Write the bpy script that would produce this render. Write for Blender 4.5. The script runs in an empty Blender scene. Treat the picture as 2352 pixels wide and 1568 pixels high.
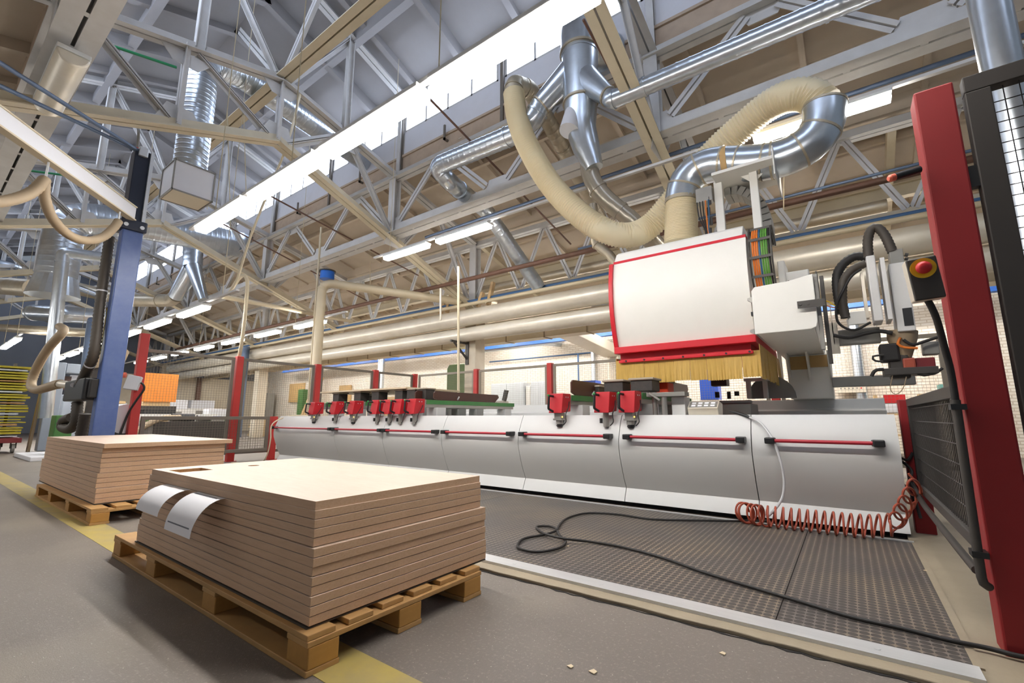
import bpy, bmesh, math, random
from mathutils import Vector, Matrix
random.seed(7)
S = bpy.context.scene
COL = S.collection
# ------------------------------------------------------------------ camera, world, exposure
CAMZ, FPX, YAW, PIT = 0.95, 1035.0, math.radians(36.4), math.radians(9.55)
cd = bpy.data.cameras.new('camera'); cam = bpy.data.objects.new('camera', cd); COL.objects.link(cam)
cd.sensor_width = 36.0; cd.lens = FPX / 2352 * 36.0; cd.clip_start = 0.02; cd.clip_end = 200
cam.location = (0, 0, CAMZ); cam.rotation_euler = (math.pi / 2 + PIT, 0, YAW)
S.camera = cam
S.view_settings.view_transform = 'Standard'; S.view_settings.look = 'None'
S.view_settings.gamma = 1.0; S.view_settings.use_curve_mapping = False
S.view_settings.exposure = 0.76
w = bpy.data.worlds.new('daylight'); S.world = w; w.use_nodes = True
bg = w.node_tree.nodes['Background']; bg.inputs[0].default_value = (0.74, 0.85, 1.0, 1); bg.inputs[1].default_value = 0.15
cy = S.cycles
cy.use_adaptive_sampling = True; cy.adaptive_threshold = 0.025; cy.max_bounces = 6; cy.diffuse_bounces = 4; cy.glossy_bounces = 3; cy.transmission_bounces = 3; cy.transparent_max_bounces = 6
cy.caustics_reflective = False; cy.caustics_refractive = False; cy.sample_clamp_indirect = 6.0
LAMP_POWER = 40.0       # emission strength of the lamp diffusers
WINDOW_POWER = 5.0      # daylight through the clerestory glass
# ------------------------------------------------------------------ points: a pixel of the 2352x1568 frame on a known plane
_fw = Vector((-math.sin(YAW) * math.cos(PIT), math.cos(YAW) * math.cos(PIT), math.sin(PIT)))
_rt = Vector((math.cos(YAW), math.sin(YAW), 0)); _up = _rt.cross(_fw)
def _ray(x, y): return _fw * FPX + _rt * (x - 1176) - _up * (y - 784)
def aY(x, y, Y): d = _ray(x, y); return Vector((0, 0, CAMZ)) + d * (Y / d.y)
def aX(x, y, X): d = _ray(x, y); return Vector((0, 0, CAMZ)) + d * (X / d.x)
def aZ(x, y, z): d = _ray(x, y); return Vector((0, 0, CAMZ)) + d * ((z - CAMZ) / d.z)
V = Vector
# ------------------------------------------------------------------ materials
def lin(h):
    h = h.lstrip('#'); c = [int(h[i:i + 2], 16) / 255 for i in (0, 2, 4)]
    return tuple((v / 12.92 if v <= 0.04045 else ((v + 0.055) / 1.055) ** 2.4) for v in c)
M = {}
def mat(name, col, rough=0.5, metal=0.0, var=0.08, scale=6.0, bump=0.0, bscale=60.0, stretch=None, dirt=None, dirt_amt=0.0, dscale=2.0, spec=0.5):
    m = bpy.data.materials.new(name); m.use_nodes = True; M[name] = m
    nt = m.node_tree; N = nt.nodes; L = nt.links; p = N['Principled BSDF']
    c = lin(col) if isinstance(col, str) else col
    tc = N.new('ShaderNodeTexCoord'); src = tc.outputs['Object']
    if stretch:
        mp = N.new('ShaderNodeMapping'); mp.inputs['Scale'].default_value = stretch; L.new(src, mp.inputs[0]); src = mp.outputs[0]
    nz = N.new('ShaderNodeTexNoise'); nz.inputs['Scale'].default_value = scale; nz.inputs['Detail'].default_value = 5; L.new(src, nz.inputs['Vector'])
    cr = N.new('ShaderNodeMix'); cr.data_type = 'RGBA'
    cr.inputs[6].default_value = (*[max(0, v * (1 - var * 1.6)) for v in c], 1); cr.inputs[7].default_value = (*[min(1, v * (1 + var)) for v in c], 1)
    L.new(nz.outputs['Fac'], cr.inputs[0]); out = cr.outputs[2]
    if dirt:
        n2 = N.new('ShaderNodeTexNoise'); n2.inputs['Scale'].default_value = dscale; n2.inputs['Detail'].default_value = 8; n2.inputs['Roughness'].default_value = 0.65
        L.new(tc.outputs['Object'], n2.inputs['Vector'])
        rp = N.new('ShaderNodeMapRange'); rp.inputs[1].default_value = 0.15; rp.inputs[2].default_value = 0.75; rp.inputs[4].default_value = dirt_amt; L.new(n2.outputs['Fac'], rp.inputs[0])
        mx = N.new('ShaderNodeMix'); mx.data_type = 'RGBA'; L.new(rp.outputs[0], mx.inputs[0]); L.new(out, mx.inputs[6]); mx.inputs[7].default_value = (*lin(dirt), 1); out = mx.outputs[2]
    L.new(out, p.inputs['Base Color']); p.inputs['Roughness'].default_value = rough; p.inputs['Metallic'].default_value = metal
    p.inputs['Specular IOR Level'].default_value = spec
    if bump:
        n3 = N.new('ShaderNodeTexNoise'); n3.inputs['Scale'].default_value = bscale; n3.inputs['Detail'].default_value = 4; L.new(src, n3.inputs['Vector'])
        b = N.new('ShaderNodeBump'); b.inputs['Strength'].default_value = bump; b.inputs['Distance'].default_value = 0.01; L.new(n3.outputs['Fac'], b.inputs['Height']); L.new(b.outputs[0], p.inputs['Normal'])
    return m
def emis(name, col, s):
    m = bpy.data.materials.new(name); m.use_nodes = True; M[name] = m
    p = m.node_tree.nodes['Principled BSDF']; p.inputs['Base Color'].default_value = (0.8, 0.8, 0.8, 1)
    p.inputs['Emission Color'].default_value = (*lin(col), 1); p.inputs['Emission Strength'].default_value = s
    return m
mat('machine_white', '#d0d0ce', 0.42, var=0.02, dirt='#b9b3a6', dirt_amt=0.12, dscale=3)
mat('hood_white', '#efece4', 0.4, var=0.015, dirt='#d6cfbf', dirt_amt=0.15, dscale=2)
mat('machine_red', '#cf1f2c', 0.4, var=0.05)
mat('console_red', '#c8202c', 0.45, var=0.06, dirt='#7a2420', dirt_amt=0.25, dscale=12)
mat('post_red_shaded', '#931a1d', 0.55, var=0.06, dirt='#6c1714', dirt_amt=0.3, dscale=4)  # post paint with the shade near the camera put into the colour
mat('post_red_lit', '#c0342f', 0.5, var=0.06, dirt='#9c2a24', dirt_amt=0.3, dscale=4)  # same post paint, lightened to stand for the lamplight farther back
mat('frame_light', '#8c8273', 0.55, 0.05, var=0.08)
mat('wire_light', '#8a8172', 0.5, 0.2)
mat('rail_red', '#b02434', 0.35, var=0.05)
mat('black_plastic', '#1d1d1e', 0.45, var=0.1)
mat('black_rubber', '#24211f', 0.6, var=0.15)
mat('dark_steel', '#4a4642', 0.5, 0.3, var=0.12, scale=10)
mat('frame_grey', '#6f675d', 0.55, 0.1, var=0.1, dirt='#8a7f70', dirt_amt=0.3, dscale=9)
mat('frame_black', '#38332f', 0.55, var=0.08)
mat('wire_grey', '#6a6459', 0.5, 0.3, var=0.05)
mat('galvanised', '#ccd4dc', 0.28, 0.9, var=0.1, scale=9, dirt='#a89a82', dirt_amt=0.1, dscale=2.5)
mat('galvanised_dusty', '#c4bba8', 0.42, 0.6, var=0.12, scale=7, dirt='#a5926f', dirt_amt=0.5, dscale=2)
mat('clear_hose', '#a39a8a', 0.25, 0.35, var=0.1)
mat('alu', '#dcdddd', 0.38, 0.55, var=0.08, scale=3, stretch=(1, 14, 14))
mat('steel_white', '#d0cfcd', 0.55, 0.05, var=0.1, scale=4, dirt='#9c8f7c', dirt_amt=0.4, dscale=1.5)
mat('steel_beige', '#d6cbb2', 0.6, 0.0, var=0.08, scale=4, dirt='#b3a07c', dirt_amt=0.45, dscale=1.2)
mat('lag_white', '#f0e9da', 0.36, 0.25, var=0.08, scale=3, dirt='#b8a786', dirt_amt=0.45, dscale=1.4)
mat('pipe_rust', '#6e4f40', 0.6, var=0.2)
mat('pipe_blue', '#3d6390', 0.5, var=0.1)
mat('pipe_cream', '#d9cdb2', 0.45, 0.1, var=0.08, dirt='#b39a6c', dirt_amt=0.4, dscale=1.5)
mat('girder_blue', '#2f62b0', 0.45, var=0.05)
mat('conduit_blue', '#5f6f88', 0.45, 0.3, var=0.1)
mat('jib_blue', '#3f5690', 0.42, var=0.06, dirt='#7f8fae', dirt_amt=0.3, dscale=5)
mat('jib_dark', '#1c2233', 0.45, var=0.1)
mat('hose_beige', '#eadfc0', 0.5, var=0.05, dirt='#cdb27a', dirt_amt=0.4, dscale=3, spec=0.4)
mat('hose_brown', '#a8957a', 0.6, var=0.08, dirt='#8b7350', dirt_amt=0.3, dscale=4)
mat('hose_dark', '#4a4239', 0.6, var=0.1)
mat('curtain_amber', '#d2ac58', 0.45, var=0.22, scale=9, stretch=(14, 14, 0.5), dirt='#b08838', dirt_amt=0.5, dscale=4)
mat('grey_paint', '#8f98a4', 0.5, var=0.06)
mat('mid_grey', '#8d8a84', 0.5, 0.2, var=0.1)
mat('grey_metal', '#a5a29b', 0.4, 0.6, var=0.1)
mat('console_green', '#2f7a3c', 0.5, var=0.1, dirt='#5d7f4a', dirt_amt=0.4, dscale=15)
mat('bright_green', '#2fa04a', 0.5)
mat('phenolic_brown', '#4a2a20', 0.4, var=0.12, scale=10)
mat('pod_black', '#2b2b2b', 0.55, var=0.1, dirt='#5b5148', dirt_amt=0.4, dscale=20)
mat('pod_rim', '#a59a88', 0.6)
mat('orange_pod', '#e1401c', 0.5)
mat('workboard', '#d7c5a5', 0.5, var=0.06, scale=2, stretch=(1, 8, 8))
mat('paper', '#f1f0f3', 0.6, var=0.02)
mat('ink', '#6f7078', 0.6)
mat('estop_red', '#c8242a', 0.4, var=0.03)
mat('estop_yellow', '#f0c41a', 0.45, var=0.03)
mat('tip_orange', '#e8745c', 0.4)
mat('cable_orange', '#ea7f2a', 0.45); mat('cable_green', '#5f9a3a', 0.45); mat('cable_blue', '#2f5f84', 0.45)
mat('coil_red', '#b0553f', 0.35, var=0.06)
mat('air_hose_clear', '#c9c8c8', 0.3)
mat('yellow_rack', '#b9ab26', 0.5, var=0.15); mat('rack_wood', '#b98f58', 0.6, var=0.15)
mat('cart_red', '#7a2326', 0.5)
mat('orange_board', '#e2872e', 0.6, var=0.05)
mat('machine_green', '#57703a', 0.5, var=0.08); mat('bin_green', '#3f6e34', 0.5, var=0.1)
mat('cabinet_grey', '#c4c8cc', 0.5, var=0.05); mat('cabinet_white', '#e2dfda', 0.5, var=0.05)
mat('timber', '#d0b080', 0.6, var=0.15, scale=3, stretch=(1, 10, 10))
mat('bulky_brown', '#c7a26a', 0.7, var=0.1)
mat('crate_blue', '#2f5fd0', 0.4); mat('spool_blue', '#2a6fd0', 0.4)
mat('light_box', '#dadade', 0.5, var=0.02)
mat('tape_yellow', '#e5cf3a', 0.5)
mat('teal', '#6fa39a', 0.5); mat('rope', '#cbbd9c', 0.8)
mat('pipe_green', '#1f7a4a', 0.5)
mat('lamp_white', '#dcdcd8', 0.4)
mat('wood_raw', '#c99d62', 0.65, var=0.12, scale=3, stretch=(1, 9, 9), dirt='#8f6a3c', dirt_amt=0.5, dscale=5)
mat('wood_block', '#c8954e', 0.6, var=0.12, scale=4, stretch=(9, 1, 9), dirt='#96692f', dirt_amt=0.5, dscale=6)
emis('lamp_glow', '#fffbf6', LAMP_POWER)
emis('window_glow', '#d3e3ff', WINDOW_POWER)
emis('led_amber', '#ffc030', 2.0)
def brick(name, c1, c2, mortar, sc, dirt):
    m = bpy.data.materials.new(name); m.use_nodes = True; M[name] = m; nt = m.node_tree; N = nt.nodes; L = nt.links; p = N['Principled BSDF']
    tc = N.new('ShaderNodeTexCoord'); mp = N.new('ShaderNodeMapping'); mp.inputs['Rotation'].default_value = (math.pi / 2, 0, 0); L.new(tc.outputs['Object'], mp.inputs[0])
    b = N.new('ShaderNodeTexBrick'); b.inputs['Scale'].default_value = sc; b.inputs['Color1'].default_value = (*lin(c1), 1); b.inputs['Color2'].default_value = (*lin(c2), 1); b.inputs['Mortar'].default_value = (*lin(mortar), 1)
    b.inputs['Mortar Size'].default_value = 0.012; b.inputs['Brick Width'].default_value = 0.26; b.inputs['Row Height'].default_value = 0.078; L.new(mp.outputs[0], b.inputs['Vector'])
    n2 = N.new('ShaderNodeTexNoise'); n2.inputs['Scale'].default_value = 1.6; n2.inputs['Detail'].default_value = 9; L.new(tc.outputs['Object'], n2.inputs['Vector'])
    rp = N.new('ShaderNodeMapRange'); rp.inputs[1].default_value = 0.5; rp.inputs[2].default_value = 0.72; rp.inputs[4].default_value = 0.35; L.new(n2.outputs['Fac'], rp.inputs[0])
    mx = N.new('ShaderNodeMix'); mx.data_type = 'RGBA'; L.new(rp.outputs[0], mx.inputs[0]); L.new(b.outputs['Color'], mx.inputs[6]); mx.inputs[7].default_value = (*lin(dirt), 1)
    L.new(mx.outputs[2], p.inputs['Base Color']); p.inputs['Roughness'].default_value = 0.75
    bp = N.new('ShaderNodeBump'); bp.inputs['Strength'].default_value = 0.35; bp.inputs['Distance'].default_value = 0.012; L.new(b.outputs['Fac'], bp.inputs['Height']); bp.invert = True; L.new(bp.outputs[0], p.inputs['Normal'])
brick('brick_white', '#f3ece0', '#ebe1d2', '#d2c4b0', 1.0, '#d3bda0')
def floor_mat():
    m = mat('asphalt_floor', '#776e66', 0.55, var=0.12, scale=1.2, bump=0.25, bscale=180)
    nt = m.node_tree; N = nt.nodes; L = nt.links; p = N['Principled BSDF']; tc = N.new('ShaderNodeTexCoord')
    base = p.inputs['Base Color'].links[0].from_socket
    def layer(base, scale, lo, hi, col, amt, detail=6, kind='n'):
        if kind == 'n':
            t = N.new('ShaderNodeTexNoise'); t.inputs['Detail'].default_value = detail; o = t.outputs['Fac']
        else:
            t = N.new('ShaderNodeTexVoronoi'); o = t.outputs['Distance']
        t.inputs['Scale'].default_value = scale; L.new(tc.outputs['Object'], t.inputs['Vector'])
        r = N.new('ShaderNodeMapRange'); r.inputs[1].default_value = lo; r.inputs[2].default_value = hi; r.inputs[3].default_value = 0; r.inputs[4].default_value = amt; L.new(o, r.inputs[0])
        x = N.new('ShaderNodeMix'); x.data_type = 'RGBA'; L.new(r.outputs[0], x.inputs[0]); L.new(base, x.inputs[6]); x.inputs[7].default_value = (*lin(col), 1); return x.outputs[2]
    base = layer(base, 70, 0.55, 0.75, '#a39a8e', 0.45, 3)
    base = layer(base, 0.9, 0.52, 0.7, '#918779', 0.5)
    base = layer(base, 9, 0.62, 0.68, '#6d645b', 0.35)
    base = layer(base, 26, 0.07, 0.03, '#d9cfbf', 0.8, kind='v')
    L.new(base, p.inputs['Base Color'])
floor_mat()
mat('kerb_concrete', '#a89a82', 0.7, var=0.12, scale=3, bump=0.2, bscale=60, dirt='#7d7263', dirt_amt=0.5, dscale=2.2)
mat('paint_yellow', '#c2ab45', 0.55, var=0.15, scale=5, dirt='#8c8278', dirt_amt=0.7, dscale=3.5)
mat('far_floor', '#9a9086', 0.5, var=0.1)
mat('roof_brown', '#d0c2ae', 0.85, var=0.1, scale=0.6, dirt='#a89680', dirt_amt=0.5, dscale=0.7)
mat('roof_grey', '#a09c9a', 0.8, var=0.16, scale=0.5, dirt='#6f6965', dirt_amt=0.6, dscale=0.5)
mat('sill_concrete', '#dedee2', 0.75, var=0.08, scale=1.0, dirt='#a59a90', dirt_amt=0.4, dscale=1.0)
mat('fascia_brown', '#c4b09a', 0.8, var=0.12, dirt='#86684c', dirt_amt=0.4, dscale=1)
mat('dark_wall', '#8f949d', 0.8, var=0.15, scale=0.6)
mat('column_paint', '#dcd3c0', 0.6, var=0.06, dirt='#b9a37c', dirt_amt=0.4, dscale=2)
def veneer(name, top, dark, stretch):
    m = mat(name, top, 0.5, var=0.05, scale=2.5, stretch=stretch, bump=0.06, bscale=90)
    nt = m.node_tree; N = nt.nodes; L = nt.links; p = N['Principled BSDF']; tc = N.new('ShaderNodeTexCoord')
    mp = N.new('ShaderNodeMapping'); mp.inputs['Scale'].default_value = tuple(v * 9 for v in stretch); L.new(tc.outputs['Object'], mp.inputs[0])
    n = N.new('ShaderNodeTexNoise'); n.inputs['Scale'].default_value = 3; n.inputs['Detail'].default_value = 8; n.inputs['Distortion'].default_value = 0.6; L.new(mp.outputs[0], n.inputs['Vector'])
    r = N.new('ShaderNodeMapRange'); r.inputs[1].default_value = 0.42; r.inputs[2].default_value = 0.68; r.inputs[4].default_value = 0.55; L.new(n.outputs['Fac'], r.inputs[0])
    x = N.new('ShaderNodeMix'); x.data_type = 'RGBA'; L.new(r.outputs[0], x.inputs[0]); L.new(p.inputs['Base Color'].links[0].from_socket, x.inputs[6]); x.inputs[7].default_value = (*lin(dark), 1)
    L.new(x.outputs[2], p.inputs['Base Color'])
veneer('veneer_top', '#d2bba8', '#c5ab95', (0.25, 3, 3))
veneer('veneer_edge', '#cdab8b', '#bd9875', (0.25, 3, 5))
mat('chipboard', '#a67c50', 0.8, var=0.3, scale=120)
def mat_mat():
    m = bpy.data.materials.new('stud_mat'); m.use_nodes = True; M['stud_mat'] = m; nt = m.node_tree; N = nt.nodes; L = nt.links; p = N['Principled BSDF']
    tc = N.new('ShaderNodeTexCoord'); v = N.new('ShaderNodeTexVoronoi'); v.voronoi_dimensions = '2D'; v.inputs['Randomness'].default_value = 0.0; v.inputs['Scale'].default_value = 1 / 0.040
    L.new(tc.outputs['Object'], v.inputs['Vector'])
    r = N.new('ShaderNodeMapRange'); r.inputs[1].default_value = 0.43; r.inputs[2].default_value = 0.50; L.new(v.outputs['Distance'], r.inputs[0])
    n = N.new('ShaderNodeTexNoise'); n.inputs['Scale'].default_value = 1.7; n.inputs['Detail'].default_value = 7; L.new(tc.outputs['Object'], n.inputs['Vector'])
    dr = N.new('ShaderNodeMapRange'); dr.inputs[1].default_value = 0.38; dr.inputs[2].default_value = 0.68; L.new(n.outputs['Fac'], dr.inputs[0])
    gap = N.new('ShaderNodeMix'); gap.data_type = 'RGBA'; L.new(dr.outputs[0], gap.inputs[0]); gap.inputs[6].default_value = (*lin('#6f6862'), 1); gap.inputs[7].default_value = (*lin('#8f8069'), 1)
    st = N.new('ShaderNodeMix'); st.data_type = 'RGBA'; L.new(n.outputs['Fac'], st.inputs[0]); st.inputs[6].default_value = (*lin('#3b3633'), 1); st.inputs[7].default_value = (*lin('#514a45'), 1)
    x = N.new('ShaderNodeMix'); x.data_type = 'RGBA'; L.new(r.outputs[0], x.inputs[0]); L.new(st.outputs[2], x.inputs[6]); L.new(gap.outputs[2], x.inputs[7]); L.new(x.outputs[2], p.inputs['Base Color'])
    p.inputs['Roughness'].default_value = 0.5
    b = N.new('ShaderNodeBump'); b.invert = True; b.inputs['Strength'].default_value = 0.6; b.inputs['Distance'].default_value = 0.004; L.new(r.outputs[0], b.inputs['Height']); L.new(b.outputs[0], p.inputs['Normal'])
mat_mat()
# ------------------------------------------------------------------ mesh building
class G:
    def __init__(s): s.v = []; s.f = []; s.m = []; s.mi = 0
    def add(s, vs, fs):
        o = len(s.v); s.v += [tuple(v) for v in vs]; s.f += [tuple(i + o for i in f) for f in fs]; s.m += [s.mi] * len(fs); return s
    def box(s, x0, y0, z0, x1, y1, z1):
        if x0 > x1: x0, x1 = x1, x0
        if y0 > y1: y0, y1 = y1, y0
        if z0 > z1: z0, z1 = z1, z0
        return s.add([(x0, y0, z0), (x1, y0, z0), (x1, y1, z0), (x0, y1, z0), (x0, y0, z1), (x1, y0, z1), (x1, y1, z1), (x0, y1, z1)],
                     [(3, 2, 1, 0), (4, 5, 6, 7), (0, 1, 5, 4), (1, 2, 6, 5), (2, 3, 7, 6), (3, 0, 4, 7)])
    def frame(s, p, q, up=(0, 0, 1)):
        p, q = V(p), V(q); d = (q - p).normalized(); u = V(up)
        a = d.cross(u)
        if a.length < 1e-4: a = d.cross(V((0, 1, 0)))
        a.normalize(); b = a.cross(d).normalized(); return p, q, a, b
    def prof(s, p, q, pts, up=(0, 0, 1)):          # 2D outline (side, up) swept from p to q
        p, q, a, b = s.frame(p, q, up); n = len(pts)
        vs = [p + a * x + b * y for x, y in pts] + [q + a * x + b * y for x, y in pts]
        fs = [(i, (i + 1) % n, n + (i + 1) % n, n + i) for i in range(n)] + [tuple(range(n))[::-1], tuple(range(n, 2 * n))]
        return s.add(vs, fs)
    def bar(s, p, q, w, h=None, up=(0, 0, 1)):
        h = h or w; return s.prof(p, q, [(-w / 2, -h / 2), (w / 2, -h / 2), (w / 2, h / 2), (-w / 2, h / 2)], up)
    def ibeam(s, p, q, w, h, t, up=(0, 0, 1)):
        s.prof(p, q, [(-w / 2, h / 2 - t), (w / 2, h / 2 - t), (w / 2, h / 2), (-w / 2, h / 2)], up); s.prof(p, q, [(-w / 2, -h / 2), (w / 2, -h / 2), (w / 2, -h / 2 + t), (-w / 2, -h / 2 + t)], up)
        return s.prof(p, q, [(-t / 2, -h / 2 + t), (t / 2, -h / 2 + t), (t / 2, h / 2 - t), (-t / 2, h / 2 - t)], up)
    def twin(s, p, q, w, h, t, gap, up=(0, 0, 1)):  # two angles back to back with a slot between them
        for k in (-1, 1):
            x0 = k * gap / 2; x1 = k * (gap / 2 + t); x2 = k * (gap / 2 + w)
            pts = [(x0, -h / 2), (x2, -h / 2), (x2, -h / 2 + t), (x1, -h / 2 + t), (x1, h / 2), (x0, h / 2)]
            s.prof(p, q, pts if k > 0 else pts[::-1], up)
        return s
    def tube(s, pts, r, n=12, cap=True, closed=False, rf=None):
        pts = [V(p) for p in pts]; k = len(pts); base = len(s.v); prev = None; rings = []
        for i, p in enumerate(pts):
            d = (pts[min(i + 1, k - 1)] - pts[max(i - 1, 0)]) if not closed else (pts[(i + 1) % k] - pts[i - 1])
            if d.length < 1e-9: d = V((0, 0, 1))
            d.normalize()
            if prev is None:
                a = d.cross(V((0, 0, 1)));
                if a.length < 1e-3: a = d.cross(V((0, 1, 0)))
            else:
                a = prev - d * prev.dot(d)
            a.normalize(); prev = a; b = d.cross(a)
            rr = rf(i) if rf else (r[i] if isinstance(r, (list, tuple)) else r)
            rings.append([p + (a * math.cos(t) + b * math.sin(t)) * rr for t in (2 * math.pi * j / n for j in range(n))])
        fs = []
        for i in range(k - 1 + (1 if closed else 0)):
            for j in range(n):
                fs.append((i * n + j, i * n + (j + 1) % n, ((i + 1) % k) * n + (j + 1) % n, ((i + 1) % k) * n + j))
        if cap and not closed: fs += [tuple(range(n))[::-1], tuple((k - 1) * n + j for j in range(n))]
        return s.add([v for rg in rings for v in rg], fs)
    def cyl(s, p, q, r, n=16, r2=None): return s.tube([p, q], [r, r if r2 is None else r2], n)
    def prism(s, pts, axis, a0, a1):               # outline in the plane across 'axis', swept from a0 to a1
        def m(u, v, t): return {'x': (t, u, v), 'y': (u, t, v), 'z': (u, v, t)}[axis]
        n = len(pts); vs = [m(u, v, a0) for u, v in pts] + [m(u, v, a1) for u, v in pts]
        return s.add(vs, [(i, (i + 1) % n, n + (i + 1) % n, n + i) for i in range(n)] + [tuple(range(n))[::-1], tuple(range(n, 2 * n))])
    def poly(s, pts): return s.add(pts, [tuple(range(len(pts)))])
    def slab(s, pts, nrm, t):                      # a flat outline given thickness t along nrm
        n = len(pts); d = V(nrm).normalized() * t; vs = [V(p) for p in pts] + [V(p) + d for p in pts]
        return s.add(vs, [(i, (i + 1) % n, n + (i + 1) % n, n + i) for i in range(n)] + [tuple(range(n))[::-1], tuple(range(n, 2 * n))])
    def ball(s, c, r, n=12, sq=(1, 1, 1), half=False):
        c = V(c); k = n // 2; vs = []; fs = []
        for i in range(k + 1):
            th = math.pi * i / k * (0.5 if half else 1)
            for j in range(n):
                ph = 2 * math.pi * j / n; vs.append(c + V((math.sin(th) * math.cos(ph) * sq[0], math.sin(th) * math.sin(ph) * sq[1], math.cos(th) * sq[2])) * r)
        for i in range(k):
            for j in range(n): fs.append((i * n + j, (i + 1) * n + j, (i + 1) * n + (j + 1) % n, i * n + (j + 1) % n))
        return s.add(vs, fs)
def smooth_path(pts, step=0.05):
    pts = [V(p) for p in pts]; out = []; P = [2 * pts[0] - pts[1]] + pts + [2 * pts[-1] - pts[-2]]
    for i in range(1, len(P) - 2):
        p0, p1, p2, p3 = P[i - 1:i + 3]; n = max(2, int((p2 - p1).length / step))
        for j in range(n):
            t = j / n; out.append(0.5 * ((2 * p1) + (p2 - p0) * t + (2 * p0 - 5 * p1 + 4 * p2 - p3) * t * t + (3 * p1 - p0 - 3 * p2 + p3) * t ** 3))
    out.append(pts[-1]); return even(out, step)
def even(pts, step):
    out = [pts[0]]; acc = 0.0
    tot = sum((pts[i + 1] - pts[i]).length for i in range(len(pts) - 1)); n = max(2, round(tot / step)); st = tot / n; tgt = st
    for i in range(len(pts) - 1):
        d = (pts[i + 1] - pts[i]).length
        while acc + d >= tgt - 1e-9 and len(out) < n:
            out.append(pts[i].lerp(pts[i + 1], (tgt - acc) / d if d else 0)); tgt += st
        acc += d
    out.append(pts[-1]); return out
def fillet(pts, r, n=6):                           # polyline with rounded corners
    pts = [V(p) for p in pts]; out = [pts[0]]
    for i in range(1, len(pts) - 1):
        a, b, c = pts[i - 1], pts[i], pts[i + 1]; u = (a - b); w2 = (c - b); lu, lw = u.length, w2.length; u.normalize(); w2.normalize()
        ang = u.angle(w2); t = min(r / max(math.tan(ang / 2), 1e-3), lu * 0.48, lw * 0.48)
        for k in range(n + 1):
            s = k / n; p = (b + u * t) * (1 - s) ** 2 + b * 2 * s * (1 - s) + (b + w2 * t) * s ** 2; out.append(p)
    out.append(pts[-1]); return out
WP = {}
def mk(name, g, mats, parent=None, smooth=False, bevel=0.0, kind=None, label=None, cat=None, group=None, angle=40):
    vs = [V(v) for v in g.v]
    lo = V((min(v.x for v in vs), min(v.y for v in vs), min(v.z for v in vs))); hi = V((max(v.x for v in vs), max(v.y for v in vs), max(v.z for v in vs)))
    o = V(((lo.x + hi.x) / 2, (lo.y + hi.y) / 2, lo.z))
    me = bpy.data.meshes.new(name); me.from_pydata([v - o for v in vs], [], g.f); me.update()
    for m in (mats if isinstance(mats, (list, tuple)) else [mats]): me.materials.append(M[m])
    if any(g.m): me.polygons.foreach_set('material_index', g.m)
    bm = bmesh.new(); bm.from_mesh(me); bmesh.ops.recalc_face_normals(bm, faces=bm.faces); bm.to_mesh(me); bm.free()
    if smooth:
        me.polygons.foreach_set('use_smooth', [True] * len(me.polygons)); me.set_sharp_from_angle(angle=math.radians(angle))
    ob = bpy.data.objects.new(name, me); COL.objects.link(ob); ob.location = o; WP[ob.name] = o
    if parent is not None: ob.parent = parent; ob.location = o - WP[parent.name]
    if bevel:
        b = ob.modifiers.new('edge', 'BEVEL'); b.width = bevel; b.segments = 2; b.limit_method = 'ANGLE'; b.angle_limit = math.radians(50)
    if kind: ob['kind'] = kind
    if label: ob['label'] = label
    if cat: ob['category'] = cat
    if group: ob['group'] = group
    return ob
def thing(name, label, cat, loc, group=None, kind=None):
    o = bpy.data.objects.new(name, None); COL.objects.link(o); o.location = V(loc); WP[o.name] = V(loc); o.empty_display_size = 0.1
    o['label'] = label
    if cat: o['category'] = cat
    if group: o['group'] = group
    if kind: o['kind'] = kind
    return o
def dup(root, loc, label=None, group=None, rotz=None):
    r = root.copy(); COL.objects.link(r); r.location = V(loc); WP[r.name] = V(loc)
    if rotz is not None: r.rotation_euler = (0, 0, rotz)
    if label: r['label'] = label
    if group: r['group'] = group
    for ch in list(root.children):
        c = ch.copy(); COL.objects.link(c); c.parent = r
        for g2 in list(ch.children):
            d = g2.copy(); COL.objects.link(d); d.parent = c
    return r
def hosepath_r(r, amp, period):                   # ribbed hose: radius alternates along the rings
    return lambda i: r + (amp if i % period == 0 else -amp * 0.6)
ORD = ['first', 'second', 'third', 'fourth', 'fifth', 'sixth', 'seventh', 'eighth', 'ninth', 'tenth', 'eleventh', 'twelfth', 'thirteenth', 'fourteenth', 'fifteenth', 'sixteenth']
# ================================================================== SETTING
XL, XR, YB, YF = -40.0, 9.0, 16.0, -6.0
mk('floor', G().box(XL, YF, -0.2, XR, YB + 0.2, 0.0), 'asphalt_floor', kind='structure')
g = G()
pts = [(XL, 1.06), (XR, 1.06), (XR, 1.27), (XL, 1.27)]
mk('trim_1', G().prism(pts, 'z', 0.0, 0.002), 'paint_yellow', kind='structure')
g = G(); xs = [-9.5 + i * 0.12 for i in range(84)]                                  # worn concrete kerb with a crumbled edge
edge = [(x, 2.335 + random.uniform(-0.006, 0.006) - (0.01 if random.random() < .1 else 0)) for x in xs]
cr = [(x, 2.331 + random.uniform(-0.012, 0.004)) for x in [-9.5 + i * 0.05 for i in range(200)]]
mk('trim_7', G().prism([(a, b - random.uniform(0.002, 0.012)) for a, b in cr] + [(a, b + 0.004) for a, b in cr[::-1]], 'z', 0.0, 0.0025), 'black_rubber', kind='structure')
mk('trim_2', G().prism(edge + [(0.48, 2.42), (-9.5, 2.42)], 'z', 0.0, 0.018), 'kerb_concrete', kind='structure', bevel=0.004)
g = G().box(-9.5, 2.415, 0.0, 0.30, 2.53, 0.034)
for i in range(16): g.cyl((-9.0 + i * 0.6, 2.47, 0.034), (-9.0 + i * 0.6, 2.47, 0.0355), 0.012, 10)
mk('trim_3', g, 'alu', kind='structure', bevel=0.003)
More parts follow.
